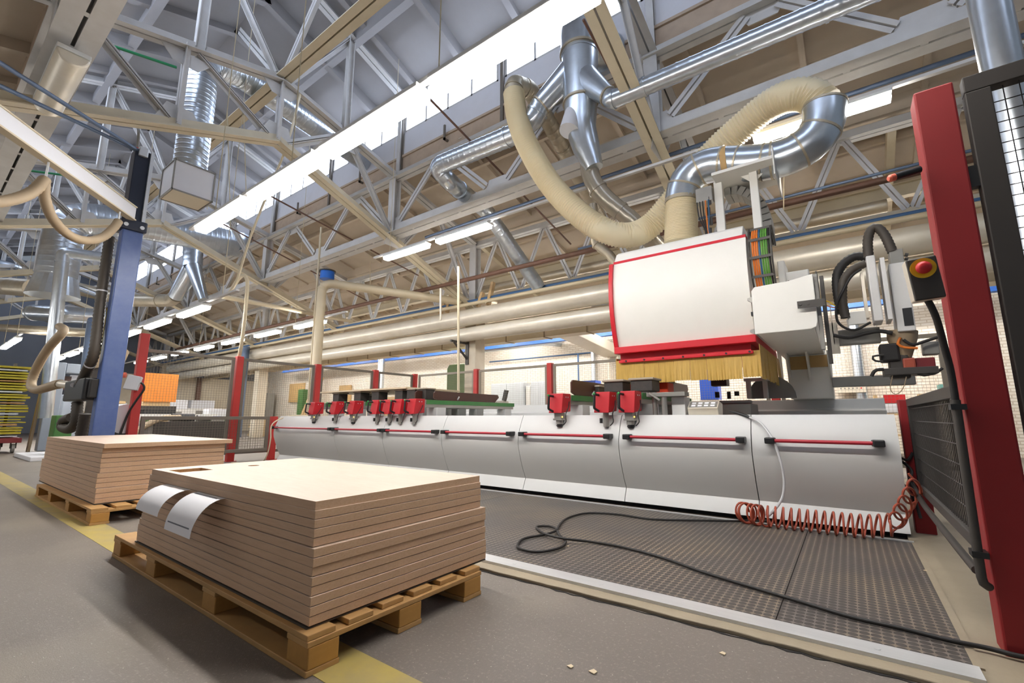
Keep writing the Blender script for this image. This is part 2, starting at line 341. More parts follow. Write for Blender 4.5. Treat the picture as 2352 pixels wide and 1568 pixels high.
mk('trim_4', G().box(0.28, 2.42, 0.0, 0.95, 9.3, 0.022), 'kerb_concrete', kind='structure', bevel=0.004)
mk('trim_5', G().box(0.285, 2.53, 0.022, 0.315, 4.66, 0.030), 'kerb_concrete', kind='structure')
mk('trim_6', G().box(-9.5, 4.64, 0.0, 0.30, 4.665, 0.036), 'alu', kind='structure')
# walls
mk('wall_back', G().box(XL, YB, 0.0, XR, YB + 0.3, 5.6), 'brick_white', kind='structure')
g = G(); g.box(XL - 0.3, YF, 0, XL, YB, 10.5)
mk('wall_left', g, 'dark_wall', kind='structure')
g = G(); g.box(-34.2, 6.5, 0, -34.0, YB, 3.5)
mk('wall_partition', g, 'column_paint', kind='structure')
for i, y in enumerate((9.0, 11.6, 14.2)): mk('trim_post_%d' % (i + 1), G().box(-34.0, y - 0.12, 0, -33.8, y + 0.12, 3.5), 'pipe_rust', kind='structure')
# aisle roofs: sloping slabs with ribs
def roof(name, y0, z0, y1, z1, m, xa, xb, t=0.12, rib=1.5, rw=0.12, rh=0.22, cross=(0.0, 0.33, 0.66, 1.0)):
    g = G(); n = V((0, -(z1 - z0), y1 - y0)).normalized()
    if n.z < 0: n = -n
    g.slab([(xa, y0, z0), (xb, y0, z0), (xb, y1, z1), (xa, y1, z1)], n, t)
    k = int((xb - xa) / rib)
    for i in range(k + 1):
        x = xa + i * rib; g.slab([(x - rw / 2, y0, z0), (x + rw / 2, y0, z0), (x + rw / 2, y1, z1), (x - rw / 2, y1, z1)], -n, rh * (1.0 if i % 2 else 0.55))
    for c in cross:
        y = y0 + (y1 - y0) * c; z = z0 + (z1 - z0) * c; h = 0.3 if c in (0.36, 0.62, 0.8, 1.0, 0.5, 0.0) else 0.15; g.box(xa, y - h * 0.3, z - h, xb, y + h * 0.3, z + 0.03)
    mk(name, g, m, kind='structure')
roof('ceiling', 7.36, 7.78, YB, 5.35, 'roof_brown', XL, XR, rib=1.7375, rw=0.1, rh=0.12, cross=(0.10, 0.20, 0.36, 0.46, 0.62, 0.72, 0.8, 0.9, 1.0))
roof('ceiling_left_aisle', 0.72, 7.78, YF, 5.9, 'roof_brown', XL, XR, cross=(0.5, 1.0))
roof('ceiling_monitor_right', 7.4, 9.98, 4.05, 11.15, 'roof_grey', XL, XR, rib=1.74, rw=0.16, rh=0.3, cross=(0.5,))
roof('ceiling_monitor_left', 0.7, 9.98, 4.05, 11.15, 'roof_grey', XL, XR, rib=1.74, rw=0.16, rh=0.3, cross=(0.5,))
# clerestories: fascia, sill wall, glazing in steel frames, head
def clerestory(side, y, s):
    mk('wall_clerestory_' + side, G().box(XL, y, 7.98, XR, y + 0.16 * s, 8.70), 'sill_concrete', kind='structure')
    mk('trim_fascia_' + side, G().box(XL, y - 0.02 * s, 7.46, XR, y + 0.14 * s, 7.98).box(XL, y - 0.06 * s, 7.94, XR, y, 8.0), 'fascia_brown', kind='structure')
    mk('trim_head_' + side, G().box(XL, y, 9.78, XR, y + 0.16 * s, 10.0), 'sill_concrete', kind='structure')
    g = G(); k = 0; x = -37.0
    n = 0
    while x < XR - 3:
        n += 1
        w = mk('window_%s_%d' % (side, n), G().box(x + 0.10, y + 0.05 * s, 8.70, x + 3.375, y + 0.07 * s, 9.74), 'window_glow', kind='structure')
        f = G()
        for i in range(5): f.box(x + 0.10 + i * 0.806, y, 8.70, x + 0.15 + i * 0.806, y + 0.1 * s, 9.78)
        f.box(x + 0.1, y, 8.70, x + 3.375, y + 0.1 * s, 8.75); f.box(x + 0.1, y, 9.72, x + 3.375, y + 0.1 * s, 9.78)
        mk('window_frame', f, 'steel_white', parent=w)
        g.box(x - 0.1, y, 8.7, x + 0.1, y + 0.16 * s, 9.78); x += 3.475
    mk('trim_mullions_' + side, g, 'sill_concrete', kind='structure')
g = G()
for i in range(26):
    x = -36.95 + i * 1.7375
    if i % 2 == 0: g.box(x - 0.04, 7.29, 7.5, x + 0.04, 7.345, 9.8)
    else: g.box(x - 0.025, 7.2, 7.75, x + 0.025, 7.34, 7.8).box(x - 0.025, 7.2, 7.75, x + 0.025, 7.24, 8.15)
mk('trim_sill_brackets', g, 'frame_grey', kind='structure')
clerestory('right', 7.36, 1); clerestory('left', 0.74, -1)
# steel frame: jack trusses under the clerestories, cross trusses, columns
BAY = 6.95; TX = [-2.2 - BAY * i for i in range(6)]
def jack(name, y, label, z0=5.62, z1=7.3):
    r = thing(name, label, 'roof truss', (-9.2, y, z0), kind='structure')
    xa, xb = XL, XR
    g = G()
    for k in (-1, 1): g.prof((xa, y, z0 + 0.15), (xb, y, z0 + 0.15), [(0.02 * k, -0.15), (0.225 * k, -0.15), (0.225 * k, -0.13), (0.04 * k, -0.13), (0.04 * k, 0.15), (0.02 * k, 0.15)][::k])
    for i in range(60): g.box(xa + 0.4 + i * 0.8, y - 0.03, z0 + 0.004, xa + 0.48 + i * 0.8, y + 0.03, z0 + 0.012)
    mk('bottom_chord', g, 'steel_white', r)
    mk('top_chord', G().twin((xa, y, z1), (xb, y, z1), 0.13, 0.2, 0.02, 0.03), 'steel_white', r)
    for tx in [4.75] + TX:
        mk('post', G().ibeam((tx, y, z0), (tx, y, z1), 0.24, 0.2, 0.02, up=(0, 1, 0)), 'steel_white', r)
        for bx in (tx, tx - BAY / 2):
            for q in (-1, 1):
                p0 = V((bx + q * 0.28, y, z0 + 0.36)); p1 = V((bx + q * (BAY / 4 - 0.22), y, z1 - 0.14))
                if p1.x > xb or p0.x < xa or p1.x < xa: continue
                mk('diagonal', G().twin(p0, p1, 0.07, 0.09, 0.012, 0.03, up=(0, 1, 0)), 'steel_white', r)
            gs = G().prism([(bx - 0.36, z0 + 0.2), (bx + 0.36, z0 + 0.2), (bx + 0.22, z0 + 0.5), (bx - 0.22, z0 + 0.5)], 'y', y - 0.008, y + 0.008)
            if bx - BAY / 4 > XL: mk('gusset', G().prism([(bx - BAY / 4 - 0.34, z1 - 0.06), (bx - BAY / 4 + 0.34, z1 - 0.06), (bx - BAY / 4 + 0.2, z1 - 0.3), (bx - BAY / 4 - 0.2, z1 - 0.3)], 'y', y - 0.008, y + 0.008), 'steel_white', r)
            if XL < bx - 2: mk('gusset', gs, 'steel_white', r)
    return r
jack('jack_truss', 7.15, 'pale steel jack truss running under the windows behind the light row')
jack('jack_truss', 0.73, 'wide pale steel jack truss beam at top left, above unlit lamp')
def cross(tx, label):
    r = thing('roof_truss', label, 'roof truss', (tx, 4.05, 4.45), kind='structure')
    B = [(-2.3, 4.42), (4.05, 6.74), (10.35, 4.35)]; T = [(-2.3, 6.55), (4.05, 8.17), (10.35, 6.5)]
    for nm, P, w, h in (('bottom_chord', B, 0.14, 0.2), ('top_chord', T, 0.12, 0.18)):
        for i in (0, 1):
            m = 'steel_beige' if nm == 'bottom_chord' else 'steel_white'
            mk(nm, G().twin((tx, *P[i]), (tx, *P[i + 1]), w, h, 0.018, 0.03), m, r)
    def zb(y): return 6.74 - (4.05 - y) * (6.74 - 4.42) / 6.35 if y < 4.05 else 6.74 - (y - 4.05) * (6.74 - 4.35) / 6.3
    def zt(y): return 8.17 - abs(y - 4.05) * 0.26
    for y in (0.8, 2.33, 4.05, 7.28):
        mk('post', G().twin((tx, y, zb(y)), (tx, y, zt(y)), 0.08, 0.09, 0.012, 0.05, up=(0, 1, 0)), 'steel_white', r)
    for a, b in (((0.95, zt(0.95) - .1), (2.2, zb(2.2) + .1)), ((2.5, zt(2.5) - .1), (3.85, zb(3.85) + .1)), ((4.25, zb(4.25) + .08), (5.6, zt(5.6) - .08)), ((5.75, zt(5.75) - .1), (7.1, zb(7.1) + .12)), ((7.5, zb(7.5) + .1), (8.6, zt(8.6) - .1)), ((8.8, zt(8.8) - .1), (10.1, zb(10.1) + .15))):
        mk('diagonal', G().twin((tx, *a), (tx, *b), 0.08, 0.1, 0.012, 0.025, up=(1, 0, 0)), 'steel_white', r)
    for y, z in ((2.33, zb(2.33)), (4.05, 6.74), (7.28, zb(7.28))):
        mk('gusset', G().prism([(y - .4, z - .05 - (0.12 if y != 4.05 else 0)), (y + .4, z - .05 + (0.1 if y < 4 else -0.14)), (y + .2, z + .35), (y - .2, z + .35)], 'x', tx - 0.008, tx + 0.008), 'steel_white', r)
    for y, z in ((4.05, 8.17), (2.33, zt(2.33)), (5.7, zt(5.7))):
        mk('gusset', G().prism([(y - .42, z - .16), (y + .42, z - .16), (y + .2, z - .42), (y - .2, z - .42)], 'x', tx - 0.008, tx + 0.008), 'steel_white', r)
    # monitor posts and rafters
    for y, z1 in ((5.6, 10.55), (2.5, 10.55), (7.28, 9.95), (0.82, 9.95)):
        mk('monitor_post', G().ibeam((tx, y, zt(y)), (tx, y, z1), 0.13, 0.16, 0.014, up=(0, 1, 0)), 'steel_white', r)
    for s in (-1, 1):
        mk('rafter', G().twin((tx, 4.05 + s * 3.3, 9.82), (tx, 4.05, 10.98), 0.12, 0.18, 0.015, 0.03), 'steel_white', r)
        mk('monitor_brace', G().twin((tx, 4.05 + s * 0.15, 8.25), (tx, 4.05 + s * 1.55, 10.4), 0.08, 0.1, 0.012, 0.025, up=(1, 0, 0)), 'steel_white', r)
        mk('ridge_brace', G().twin((tx + s * 0.15, 4.05, 8.3), (tx + s * 2.6, 4.05, 10.85), 0.08, 0.1, 0.012, 0.025, up=(0, 1, 0)), 'steel_white', r)
    return r
LBL = ['pale steel roof truss coming down behind the forked metal duct', 'pale steel roof truss with the big vertical duct beside it', 'second steel roof truss behind the white duct outlet box', 'third steel roof truss along the hall, beyond the blue crane post', 'fourth steel roof truss along the hall', 'farthest steel roof truss by the dark end wall']
for i, tx in enumerate(TX): cross(tx, LBL[i])
# ties between the truss apexes
for i in range(4):
    tx = TX[i]; m = mk('ridge_tie', G().twin((tx, 4.05, 8.28), (tx - BAY, 4.05, 8.28), 0.15, 0.24, 0.02, 0.03), 'steel_beige', kind='structure', label=['yellowish double steel tie from upper centre to the top frame edge', 'yellowish double steel tie behind the big vertical duct', 'yellowish steel tie behind the white duct box', 'yellowish steel tie farthest down the hall'][i], cat='tie beam')
# column-line trusses beyond the machine fence
r = thing('column_line_truss', 'steel truss of thin diagonals on the line of white columns', 'roof truss', (-9.2, 10.5, 4.5), kind='structure')
mk('top_chord', G().twin((XL, 10.5, 6.45), (XR, 10.5, 6.45), 0.12, 0.2, 0.018, 0.03), 'steel_white', r)
mk('bottom_chord', G().twin((XL, 10.5, 4.62), (XR, 10.5, 4.62), 0.12, 0.18, 0.018, 0.03), 'steel_beige', r)
for tx in [4.75] + TX:
    for q in range(8):
        xa = tx - q * BAY / 8 - 0.05; xb = tx - (q + 1) * BAY / 8 + 0.05
        z0, z1 = (4.7, 6.36) if q % 2 == 0 else (6.36, 4.7)
        mk('diagonal', G().twin((xa, 10.5, z0), (xb, 10.5, z1), 0.06, 0.08, 0.01, 0.02, up=(0, 1, 0)), 'steel_white', r)
COLS = ['white square column behind the back fence with a wall bracket', 'white square column behind the left fence', 'third white column down the hall', 'fourth white column down the hall', 'farthest white column down the hall', 'white column outside']
for i, tx in enumerate([-9.2, -23.1, -37.0]):
    c = mk('pillar_%d' % (i + 1), G().box(tx - 0.22, 10.3, 0, tx + 0.22, 10.75, 4.45), 'column_paint', kind='structure', bevel=0.015, label=COLS[i])
    mk('steel_post', G().ibeam((tx - 0.02, 10.5, 4.45), (tx - 0.02, 10.5, 6.5), 0.26, 0.26, 0.02, up=(0, 1, 0)), 'steel_white', c)
# purlin trusses of the aisle roof: steel joists with webs and far beams
g = G()
for x in [XL + 3 + i * 3.475 for i in range(13)]: g.bar((x, 10.6, 6.62), (x, YB, 5.1), 0.14, 0.2)
mk('ceiling_joists', g, 'steel_beige', kind='structure')
for i, (y, z) in enumerate(((12.2, 5.75), (14.2, 5.2))):
    mk('ceiling_beam_%d' % (i + 1), G().ibeam((XL, y, z), (XR, y, z), 0.2, 0.3, 0.02), 'steel_beige', kind='structure')
for n, (y, z) in enumerate(((8.6, 7.0), (9.4, 6.75))):
    g = G()
    break
for i, (a, b, c, d) in enumerate(((985, 225, 1155, 400), (1340, 45, 1470, 285), (614, 446, 733, 510), (506, 511, 660, 593))):
    p = aY(a, b, 5.0); q = aX(c, d, p.x); e = p + (q - p) * ((10.2 - p.y) / (q.y - p.y))
    mk('trim_tie_rod_%d' % (i + 1), G().cyl(p, e, 0.022, 8), 'pipe_rust', kind='structure')
# ================================================================== LAMPS
def lamp_parts(r, L=1.5, on=True):
    o = WP[r.name]; x, y, z = o
    h = G().box(x - L / 2, y - 0.095, z + 0.0, x + L / 2, y + 0.095, z + 0.045)
    mk('housing', h, 'lamp_white', r, bevel=0.008)
    d = G().prism([(y - 0.085, z - 0.001), (y + 0.085, z - 0.001), (y + 0.075, z - 0.07), (y - 0.075, z - 0.07)], 'x', x - L / 2 + 0.01, x + L / 2 - 0.01)
    mk('diffuser', d, 'lamp_glow' if on else 'lag_white', r, bevel=0.012)
    for s in (-1, 1): mk('clip', G().box(x + s * L * 0.32 - 0.015, y - 0.012, z + 0.045, x + s * L * 0.32 + 0.015, y + 0.012, z + 0.075), 'lamp_white', r)
proto = thing('fluorescent_lamp', 'long bright tube lamp at the top frame edge, largest of the main row', 'lamp', (-1.79, 2.35, 3.72), 'lamps of the main overhead row'); lamp_parts(proto)
def lamp(x, y, z, label, group): return dup(proto, (x, y, z), label, group)
gm = 'lamps of the main overhead row'
lamp(-0.13, 2.35, 3.72, 'bright tube lamp cut by the top frame edge right of the forked duct', gm)
lamp(-3.42, 2.35, 3.72, 'second bright lamp of the main row, left of the hose elbow', gm)
lamp(-5.06, 2.35, 3.72, 'third bright lamp of the main row, above the sloping roof beam', gm)
lamp(-6.74, 2.35, 3.72, 'fourth lamp of the main row, nearest the grey duct elbow', gm)
gb = 'lamps of the row above the machine'
lamp(0.05, 6.65, 4.80, 'lit lamp seen through the loop of the ribbed hose', gb)
lamp(-6.2, 6.65, 4.80, 'lit lamp under the jack truss, right one of the pair', gb)
lamp(-8.0, 6.65, 4.80, 'lit lamp crossing the sloping beige roof beam, left one of the pair', gb)
gf = 'lamps of the far row beyond the fence pipe'
for i in range(7): lamp(-12.1 - i * 2.48, 6.7, 3.58, 'small lit lamp, %s from the dusty bent pipe along the far row' % ORD[i], gf)
ga = 'lamps of the row over the left aisle of the fence'
for i in range(7): lamp(-11.5 - i * 2.3, 3.65, 3.29, 'small lit lamp, %s from the cream cable loop toward the dark end wall' % ORD[i], ga)
gc = 'lamps near the brick wall'
for x, y, z, t in ((-8.0, 13, 3.68, 'lit lamp below the blue girder, right of the white column'), (-11.9, 13, 3.68, 'lit lamp below the blue girder, partly hidden by the white column'), (-15.15, 13, 3.68, 'lit lamp below the blue girder, above the green band saw'), (-18.45, 13, 3.68, 'lit lamp below the blue girder, left of the band saw'), (-11.2, 14.9, 4.68, 'lit lamp tucked under the timber duct right of the white column'), (-4.7, 13, 3.68, 'lit lamp near the brick wall hidden behind the machine hood'), (-1.4, 13, 3.68, 'added lamp near the brick wall behind the drive box'), (1.9, 13, 3.68, 'added lamp near the brick wall behind the large red post'), (-21.7, 13, 3.68, 'lit lamp near the brick wall behind the left fence'), (-28.2, 13, 3.68, 'farthest lit lamp near the brick wall')): lamp(x, y, z, t, gc)  # the lamps behind the drive box and red post are added to brighten the wall
for i in range(7): lamp(-9.3 + i * 1.85, 13.9, 4.38, 'added unseen lamp above the brick wall behind the lagged pipes, %s from the white column' % ORD[i], gc)  # added lamps, out of sight, to light the brick wall from above
for i in range(6): lamp(-11.8 - i * 3.6, 13.9, 4.38, 'added unseen lamp above the brick wall behind the lagged pipes, %s left of the white column' % ORD[i], gc)  # added row carried on to the left, brightening the wall there
for i in range(2): lamp(-24.2 + i * 1.9, 2.1, 3.5, ['lit lamp left of the blue crane post over the white door', 'second lit lamp left of the blue crane post, closer to it'][i], 'lamps left of the crane post')
for i in range(8): lamp(-8.5 - i * 3.2, -2.6, 4.2, 'lit tube lamp of the unseen row behind the camera, %s from its start' % ORD[i], 'lamps of the row over the left aisle')  # unseen row; its far lamps are added to brighten the end wall
ua, ub = aZ(187, 140, 5.36), aZ(140, 262, 5.36)
un = thing('ceiling_lamp', 'unlit dusty lamp with curved cover hanging at top left', 'lamp', ((ua.x + ub.x) / 2, 0.74, 5.3))
hc = [(0.74 + 0.16 * math.cos(math.pi * k / 10), 5.42 - 0.17 * math.sin(math.pi * k / 10)) for k in range(11)]
mk('diffuser', G().prism(hc, 'x', ub.x, ua.x), 'lag_white', un, smooth=True, bevel=0.02)
mk('housing', G().box(ub.x, 0.58, 5.42, ua.x, 0.90, 5.48), 'lamp_white', un, bevel=0.01)
for t in (0.2, 0.8): mk('hanger', G().box(ub.x + (ua.x - ub.x) * t - .02, 0.72, 5.48, ub.x + (ua.x - ub.x) * t + .02, 0.76, 5.63), 'steel_white', un)
def rail(x0, x1, y, z, label, drops, zt):
    r = thing('lamp_rail', label, 'lamp rail', ((x0 + x1) / 2, y, z + 0.075))
    mk('channel', G().box(x0, y - 0.03, z + 0.075, x1, y + 0.03, z + 0.115), 'steel_white', r)
    for x in drops: mk('hanger', G().cyl((x, y, z + 0.11), (x, y, zt(x)), 0.006, 6), 'rope', r)
rail(1.2, -7.9, 2.35, 3.72, 'long pale channel carrying the main overhead lamps', (-2.5, -4.9, -7.0), lambda x: 10.6)
rail(3.5, -9.2, 6.65, 4.80, 'thin channel carrying the lamps above the machine', (1.6, -3.3, -8.6), lambda x: 10.3)
rail(-10.3, -30, 6.7, 3.58, 'pale channel carrying the far lamp row', (-12.9, -20, -27), lambda x: 10.3)
rail(-9.3, -30, 3.65, 3.29, 'dusty channel carrying the lamp row left of the cream pipe', (-10.0, -16.5, -22), lambda x: 11.05)
rail(3, -30, 13, 3.68, 'thin channel carrying the lamps near the brick wall', (1, -6, -10.5, -17, -25), lambda x: 6.25)
rail(3, -31, 13.9, 4.38, 'channel carrying the added lamps hidden behind the lagged pipes', (1.5, -4, -9.8, -18, -26), lambda x: 6.0)
rail(-12.2, -10.3, 14.9, 4.68, 'short channel above the lamp right of the white column', (-11.2,), lambda x: 5.7)
rail(-5, -33, -2.6, 4.2, 'channel of the unseen lamp row behind the camera', (-7, -14), lambda x: 6.9)
rail(-21, -26, 2.1, 3.5, 'short channel over the lamps left of the crane post', (-22, -25), lambda x: 10.5)
# ================================================================== FOREGROUND FLOOR
for nm, x0, x1, lab in (('rubber_mat', -0.362, 0.285, 'narrow black studded rubber mat at the right end of the machine'), ('rubber_mat', -3.4, -0.366, 'wide black studded rubber mat under the coiled loop of black cable'), ('rubber_mat', -7.5, -3.404, 'black studded rubber mat mostly hidden behind the near board stack')):
    mk(nm, G().box(x0, 2.535, 0.0, x1, 4.638, 0.028), 'stud_mat', label=lab, cat='mat', group='studded rubber mats')
# pallets: deck and bottom boards run lengthwise, cross boards and blocks between them
def pallet(loc, lx, ly, label, bxs=(0.0, 0.29, 0.65, 1.0)):
    r = thing('pallet', label, 'pallet', loc); X, Y = loc[0], loc[1]
    xs = [X - lx / 2 + 0.075 + (lx - 0.15) * t for t in bxs]
    for bx in xs:
        for j in range(3):
            by = Y + (j - 1) * (ly / 2 - 0.07)
            mk('block', G().box(bx - 0.075, by - 0.065, 0.022, bx + 0.075, by + 0.065, 0.100), 'wood_block', r, bevel=0.004)
        mk('cross_board', G().box(bx - 0.075, Y - ly / 2, 0.100, bx + 0.075, Y + ly / 2, 0.121), 'wood_raw', r, bevel=0.003)
    for j in range(3):
        by = Y + (j - 1) * (ly / 2 - 0.07); mk('bottom_board', G().box(X - lx / 2, by - 0.07, 0.0, X + lx / 2, by + 0.07, 0.022), 'wood_raw', r, bevel=0.003)
    for j in range(6):
        by = Y - ly / 2 + 0.06 + j * (ly - 0.12) / 5; mk('deck_board', G().box(X - lx / 2 + random.uniform(0, .02), by - 0.06, 0.121, X + lx / 2 - random.uniform(0, .02), by + 0.06, 0.143), 'wood_raw', r, bevel=0.003)
    return r
pallet((-2.955, 1.53, 0), 2.5, 1.0, 'wooden pallet under the near board stack, close to the camera')
pallet((-6.80, 1.66, 0), 2.58, 1.0, 'wooden pallet under the far board stack on the yellow line')
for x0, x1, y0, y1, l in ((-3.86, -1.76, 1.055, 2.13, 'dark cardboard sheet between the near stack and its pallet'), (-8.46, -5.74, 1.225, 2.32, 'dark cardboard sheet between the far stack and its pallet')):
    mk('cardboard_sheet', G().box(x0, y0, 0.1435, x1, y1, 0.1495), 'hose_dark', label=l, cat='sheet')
# near stack: the boards from the top
def board(x0, y0, z0, x1, y1, z1, label, group, holes=False):
    g = G()
    if not holes:
        g.box(x0, y0, z0, x1, y1, z1); g.m = [0, 0, 1, 1, 1, 1]; g.m[1] = 0
        return mk('veneered_board', g, ['veneer_top', 'veneer_edge'], bevel=0.0015, label=label, cat='board', group=group)
    bm = bmesh.new()
    me = None
    g.box(x0, y0, z0, x1, y1, z1); g.m = [0, 0, 1, 1, 1, 1]
    return g
zt = 0.61; N1 = 13; zb0 = 0.152; th = (zt - zb0) / N1
dx = [0, .012, .016, .018, .014, -.0, .004, -.008, .004, .0, .012, .014, .01]
for i in range(N1):
    z1 = zt - i * th; big = i >= 5
    xr = -1.79 + (0.03 if big else 0.0) + dx[i] * 0.6; xl = -3.77 - (0.05 if i >= 9 else 0.02 if i > 0 else 0) - (0.03 if big else 0)
    y0 = 1.075 - (0.012 if big else 0) - dx[i] * 0.3; y1 = 2.105 + (0.02 if big else 0)
    if i == 0:
        # the top board has a rectangular cut-out and a round hole
        hx0, hx1, hy0, hy1 = -3.60, -3.40, 1.115, 1.30; cx, cyy, cr = -3.46, 1.58, 0.036
        ob = mk('veneered_board', G().box(xl, y0, z1 - th, xr, y1, z1), ['veneer_top', 'veneer_edge'], label='top oak-veneered board of the near stack, with rectangular cut-out and round hole', cat='board', group='veneered boards of the near stack')
        me = ob.data; bm = bmesh.new(); o = ob.location
        zt_, zb_ = th, 0.0
        outer = [(xl, y0), (xr, y0), (xr, y1), (xl, y1)]; rect = [(hx0, hy0), (hx1, hy0), (hx1, hy1), (hx0, hy1)]
        circ = [(cx + cr * math.cos(t), cyy + cr * math.sin(t)) for t in (2 * math.pi * k / 20 for k in range(20))]
        edges = []
        for loop in (outer, rect, circ):
            vs = [bm.verts.new((a - o.x, b - o.y, zt_)) for a, b in loop]
            edges += [bm.edges.new((vs[k], vs[(k + 1) % len(vs)])) for k in range(len(vs))]
        bmesh.ops.triangle_fill(bm, edges=edges, use_beauty=True)
        def inside(f):
            c = f.calc_center_median(); c = (c.x + o.x, c.y + o.y)
            return (hx0 < c[0] < hx1 and hy0 < c[1] < hy1) or (c[0] - cx) ** 2 + (c[1] - cyy) ** 2 < (cr * 0.98) ** 2
        bmesh.ops.delete(bm, geom=[f for f in bm.faces if inside(f)], context='FACES_ONLY')
        ext = bmesh.ops.extrude_face_region(bm, geom=list(bm.faces)); bmesh.ops.translate(bm, vec=(0, 0, -th), verts=[v for v in ext['geom'] if isinstance(v, bmesh.types.BMVert)])
        bmesh.ops.recalc_face_normals(bm, faces=bm.faces); bm.to_mesh(me); bm.free()
        me.materials.append(M['chipboard'])
        for p in me.polygons:
            if abs(p.normal.z) > 0.5: p.material_index = 0
            else:
                c = p.center; wx, wy = c.x + o.x, c.y + o.y
                p.material_index = 1 if (abs(wx - xl) < 0.01 or abs(wx - xr) < 0.01 or abs(wy - y0) < 0.01 or abs(wy - y1) < 0.01) else 2
        continue
    g = G().box(xl, y0, z1 - th + 0.0022, xr, y1, z1); g.m = [0, 0, 1, 1, 1, 1]
    mk('veneered_board', g, ['veneer_top', 'veneer_edge'], bevel=0.0016, label='%s oak-veneered board from the top of the near stack' % ORD[i], cat='board', group='veneered boards of the near stack')
zt2 = 0.70; N2 = 12; th2 = (zt2 - 0.15) / N2
for i in range(N2):
    z1 = zt2 - i * th2; e = 0.0 if i else 0.02
    xr = -5.80 + (0.05 if i > 8 else 0.02 if i > 4 else 0) + (0.045 if i == 0 else 0) + random.uniform(-.006, .006); xl = -8.47 + (0.05 if i == 11 else 0)
    g = G().box(xl, 1.24 - e * 0 - (0.015 if i > 5 else 0), z1 - th2 + 0.003, xr, 2.31 + (0.06 if i == 0 else 0), z1); g.m = [0, 0, 1, 1, 1, 1]
    mk('veneered_board', g, ['veneer_top', 'veneer_edge'], bevel=0.0016, label='%s oak-veneered board from the top of the far stack' % ORD[i] if i else 'top oak-veneered board of the far stack, jutting out on the right', cat='board', group='veneered boards of the far stack')
# paper sheets tucked under the top boards
def sheet(x0, x1, z0, drop, dx_, label, lines):
    r = thing('paper_sheet', label, 'paper', (x0, 1.06, z0 - drop)); g = G(); n = 12; vs = []
    pts = []
    for i in range(n + 1):
        t = i / n; y = 1.07 - 0.14 * math.sin(t * math.pi / 2); z = z0 - drop * (1 - math.cos(t * math.pi / 2)) * 1.0
        if i == 0: y = 1.085
        pts.append((y, z, -dx_ * t))
    for y, z, d in pts:
        for x in (x0, x1): vs.append((x + d, y, z))
    for y, z, d in pts:
        for x in (x0, x1): vs.append((x + d, y + 0.0006, z - 0.0009))
    k = 2 * (n + 1); fs = []
    for i in range(n):
        fs += [(2 * i, 2 * i + 1, 2 * i + 3, 2 * i + 2), (k + 2 * i, k + 2 * i + 2, k + 2 * i + 3, k + 2 * i + 1), (2 * i, 2 * i + 2, k + 2 * i + 2, k + 2 * i), (2 * i + 1, k + 2 * i + 1, k + 2 * i + 3, 2 * i + 3)]
    g.add(vs, fs); mk('sheet', g, 'paper', r, smooth=True)
    g = G()
    for a, wd in lines:
        i = int(a * n); p, q = pts[i], pts[i + 1]
        g.poly([(x0 + 0.03 + p[2], p[0] - 0.001, p[1] + 0.001), (x1 - 0.03 + p[2], p[0] - 0.001, p[1] + 0.001), (x1 - 0.03 + q[2] * wd + p[2] * (1 - wd), p[0] + (q[0] - p[0]) * wd - 0.001, p[1] + (q[1] - p[1]) * wd + 0.001), (x0 + 0.03 + q[2] * wd + p[2] * (1 - wd), p[0] + (q[0] - p[0]) * wd - 0.001, p[1] + (q[1] - p[1]) * wd + 0.001)])
    if lines: mk('printed_line', g, 'ink', r)
sheet(-3.46, -3.09, 0.540, 0.125, 0.0, 'white paper sheet tucked in the near stack, left one, blank', [])
sheet(-2.97, -2.62, 0.540, 0.17, 0.0, 'white paper sheet tucked in the near stack, right one, with printed lines', [(0.1, 0.5), (0.85, 0.3)])
# ================================================================== MACHINE BED
MX0, MX1, MY = -9.65, 0.305, 4.85
mach = thing('processing_machine', 'long white wood processing machine bed with red guard rails along its front', 'machine', (-4.7, 6.2, 0))
seams = [MX1, -0.75, -2.05, -3.40, -4.76, -6.10, -7.46, MX0]
prof = [(MY + 0.015, 0.975), (MY - 0.03, 0.90), (MY - 0.075, 0.80), (MY - 0.105, 0.70), (MY - 0.11, 0.635), (MY - 0.10, 0.56), (MY - 0.06, 0.44), (MY - 0.005, 0.30), (MY + 0.055, 0.185), (MY + 0.02, 0.12), (MY - 0.01, 0.05), (MY + 0.01, 0.045), (MY + 0.09, 0.185), (MY + 0.06, 0.5), (MY + 0.10, 0.955), (MY + 0.25, 0.955), (MY + 0.25, 0.975)]
for i in range(len(seams) - 1):
    a, b = seams[i + 1] + 0.004, seams[i] - 0.004
    mk('front_panel', G().prism(prof, 'x', a, b), 'machine_white', mach, smooth=True, angle=22)
mk('kick_plate_seal', G().box(MX0, MY + 0.1, 0.0, MX1, MY + 0.14, 0.9), 'black_rubber', mach)
for x0, x1 in ((-9.58, -7.48), (-7.43, -6.07), (-6.02, -4.82), (-4.70, -3.46), (-3.34, -2.12), (-1.97, -0.79), (-0.63, 0.21)):
    rl = mk('guard_rail', G().cyl((x0 + 0.03, MY - 0.165, 0.745), (x1 - 0.03, MY - 0.165, 0.745), 0.016, 14), 'rail_red', mach, smooth=True)
    for x, s in ((x0, 1), (x1, -1)):
        e = G().prism([(x, MY - 0.20), (x + s * 0.075, MY - 0.195), (x + s * 0.085, MY - 0.14), (x + s * 0.07, MY - 0.085), (x, MY - 0.085)][::s], 'z', 0.718, 0.772)
        mk('end_bracket', e, 'black_plastic', rl, bevel=0.008)
g = G().box(MX0 + 0.05, MY + 0.22, 0.02, MX1 - 0.02, 8.0, 0.93)
mk('bed', g, 'machine_white', mach, bevel=0.01)
g = G().prism([(7.55, 0.93), (8.0, 0.93), (8.0, 1.20), (7.72, 1.20), (7.70, 1.06), (7.55, 1.04)], 'x', MX0 + 0.2, 0.40)
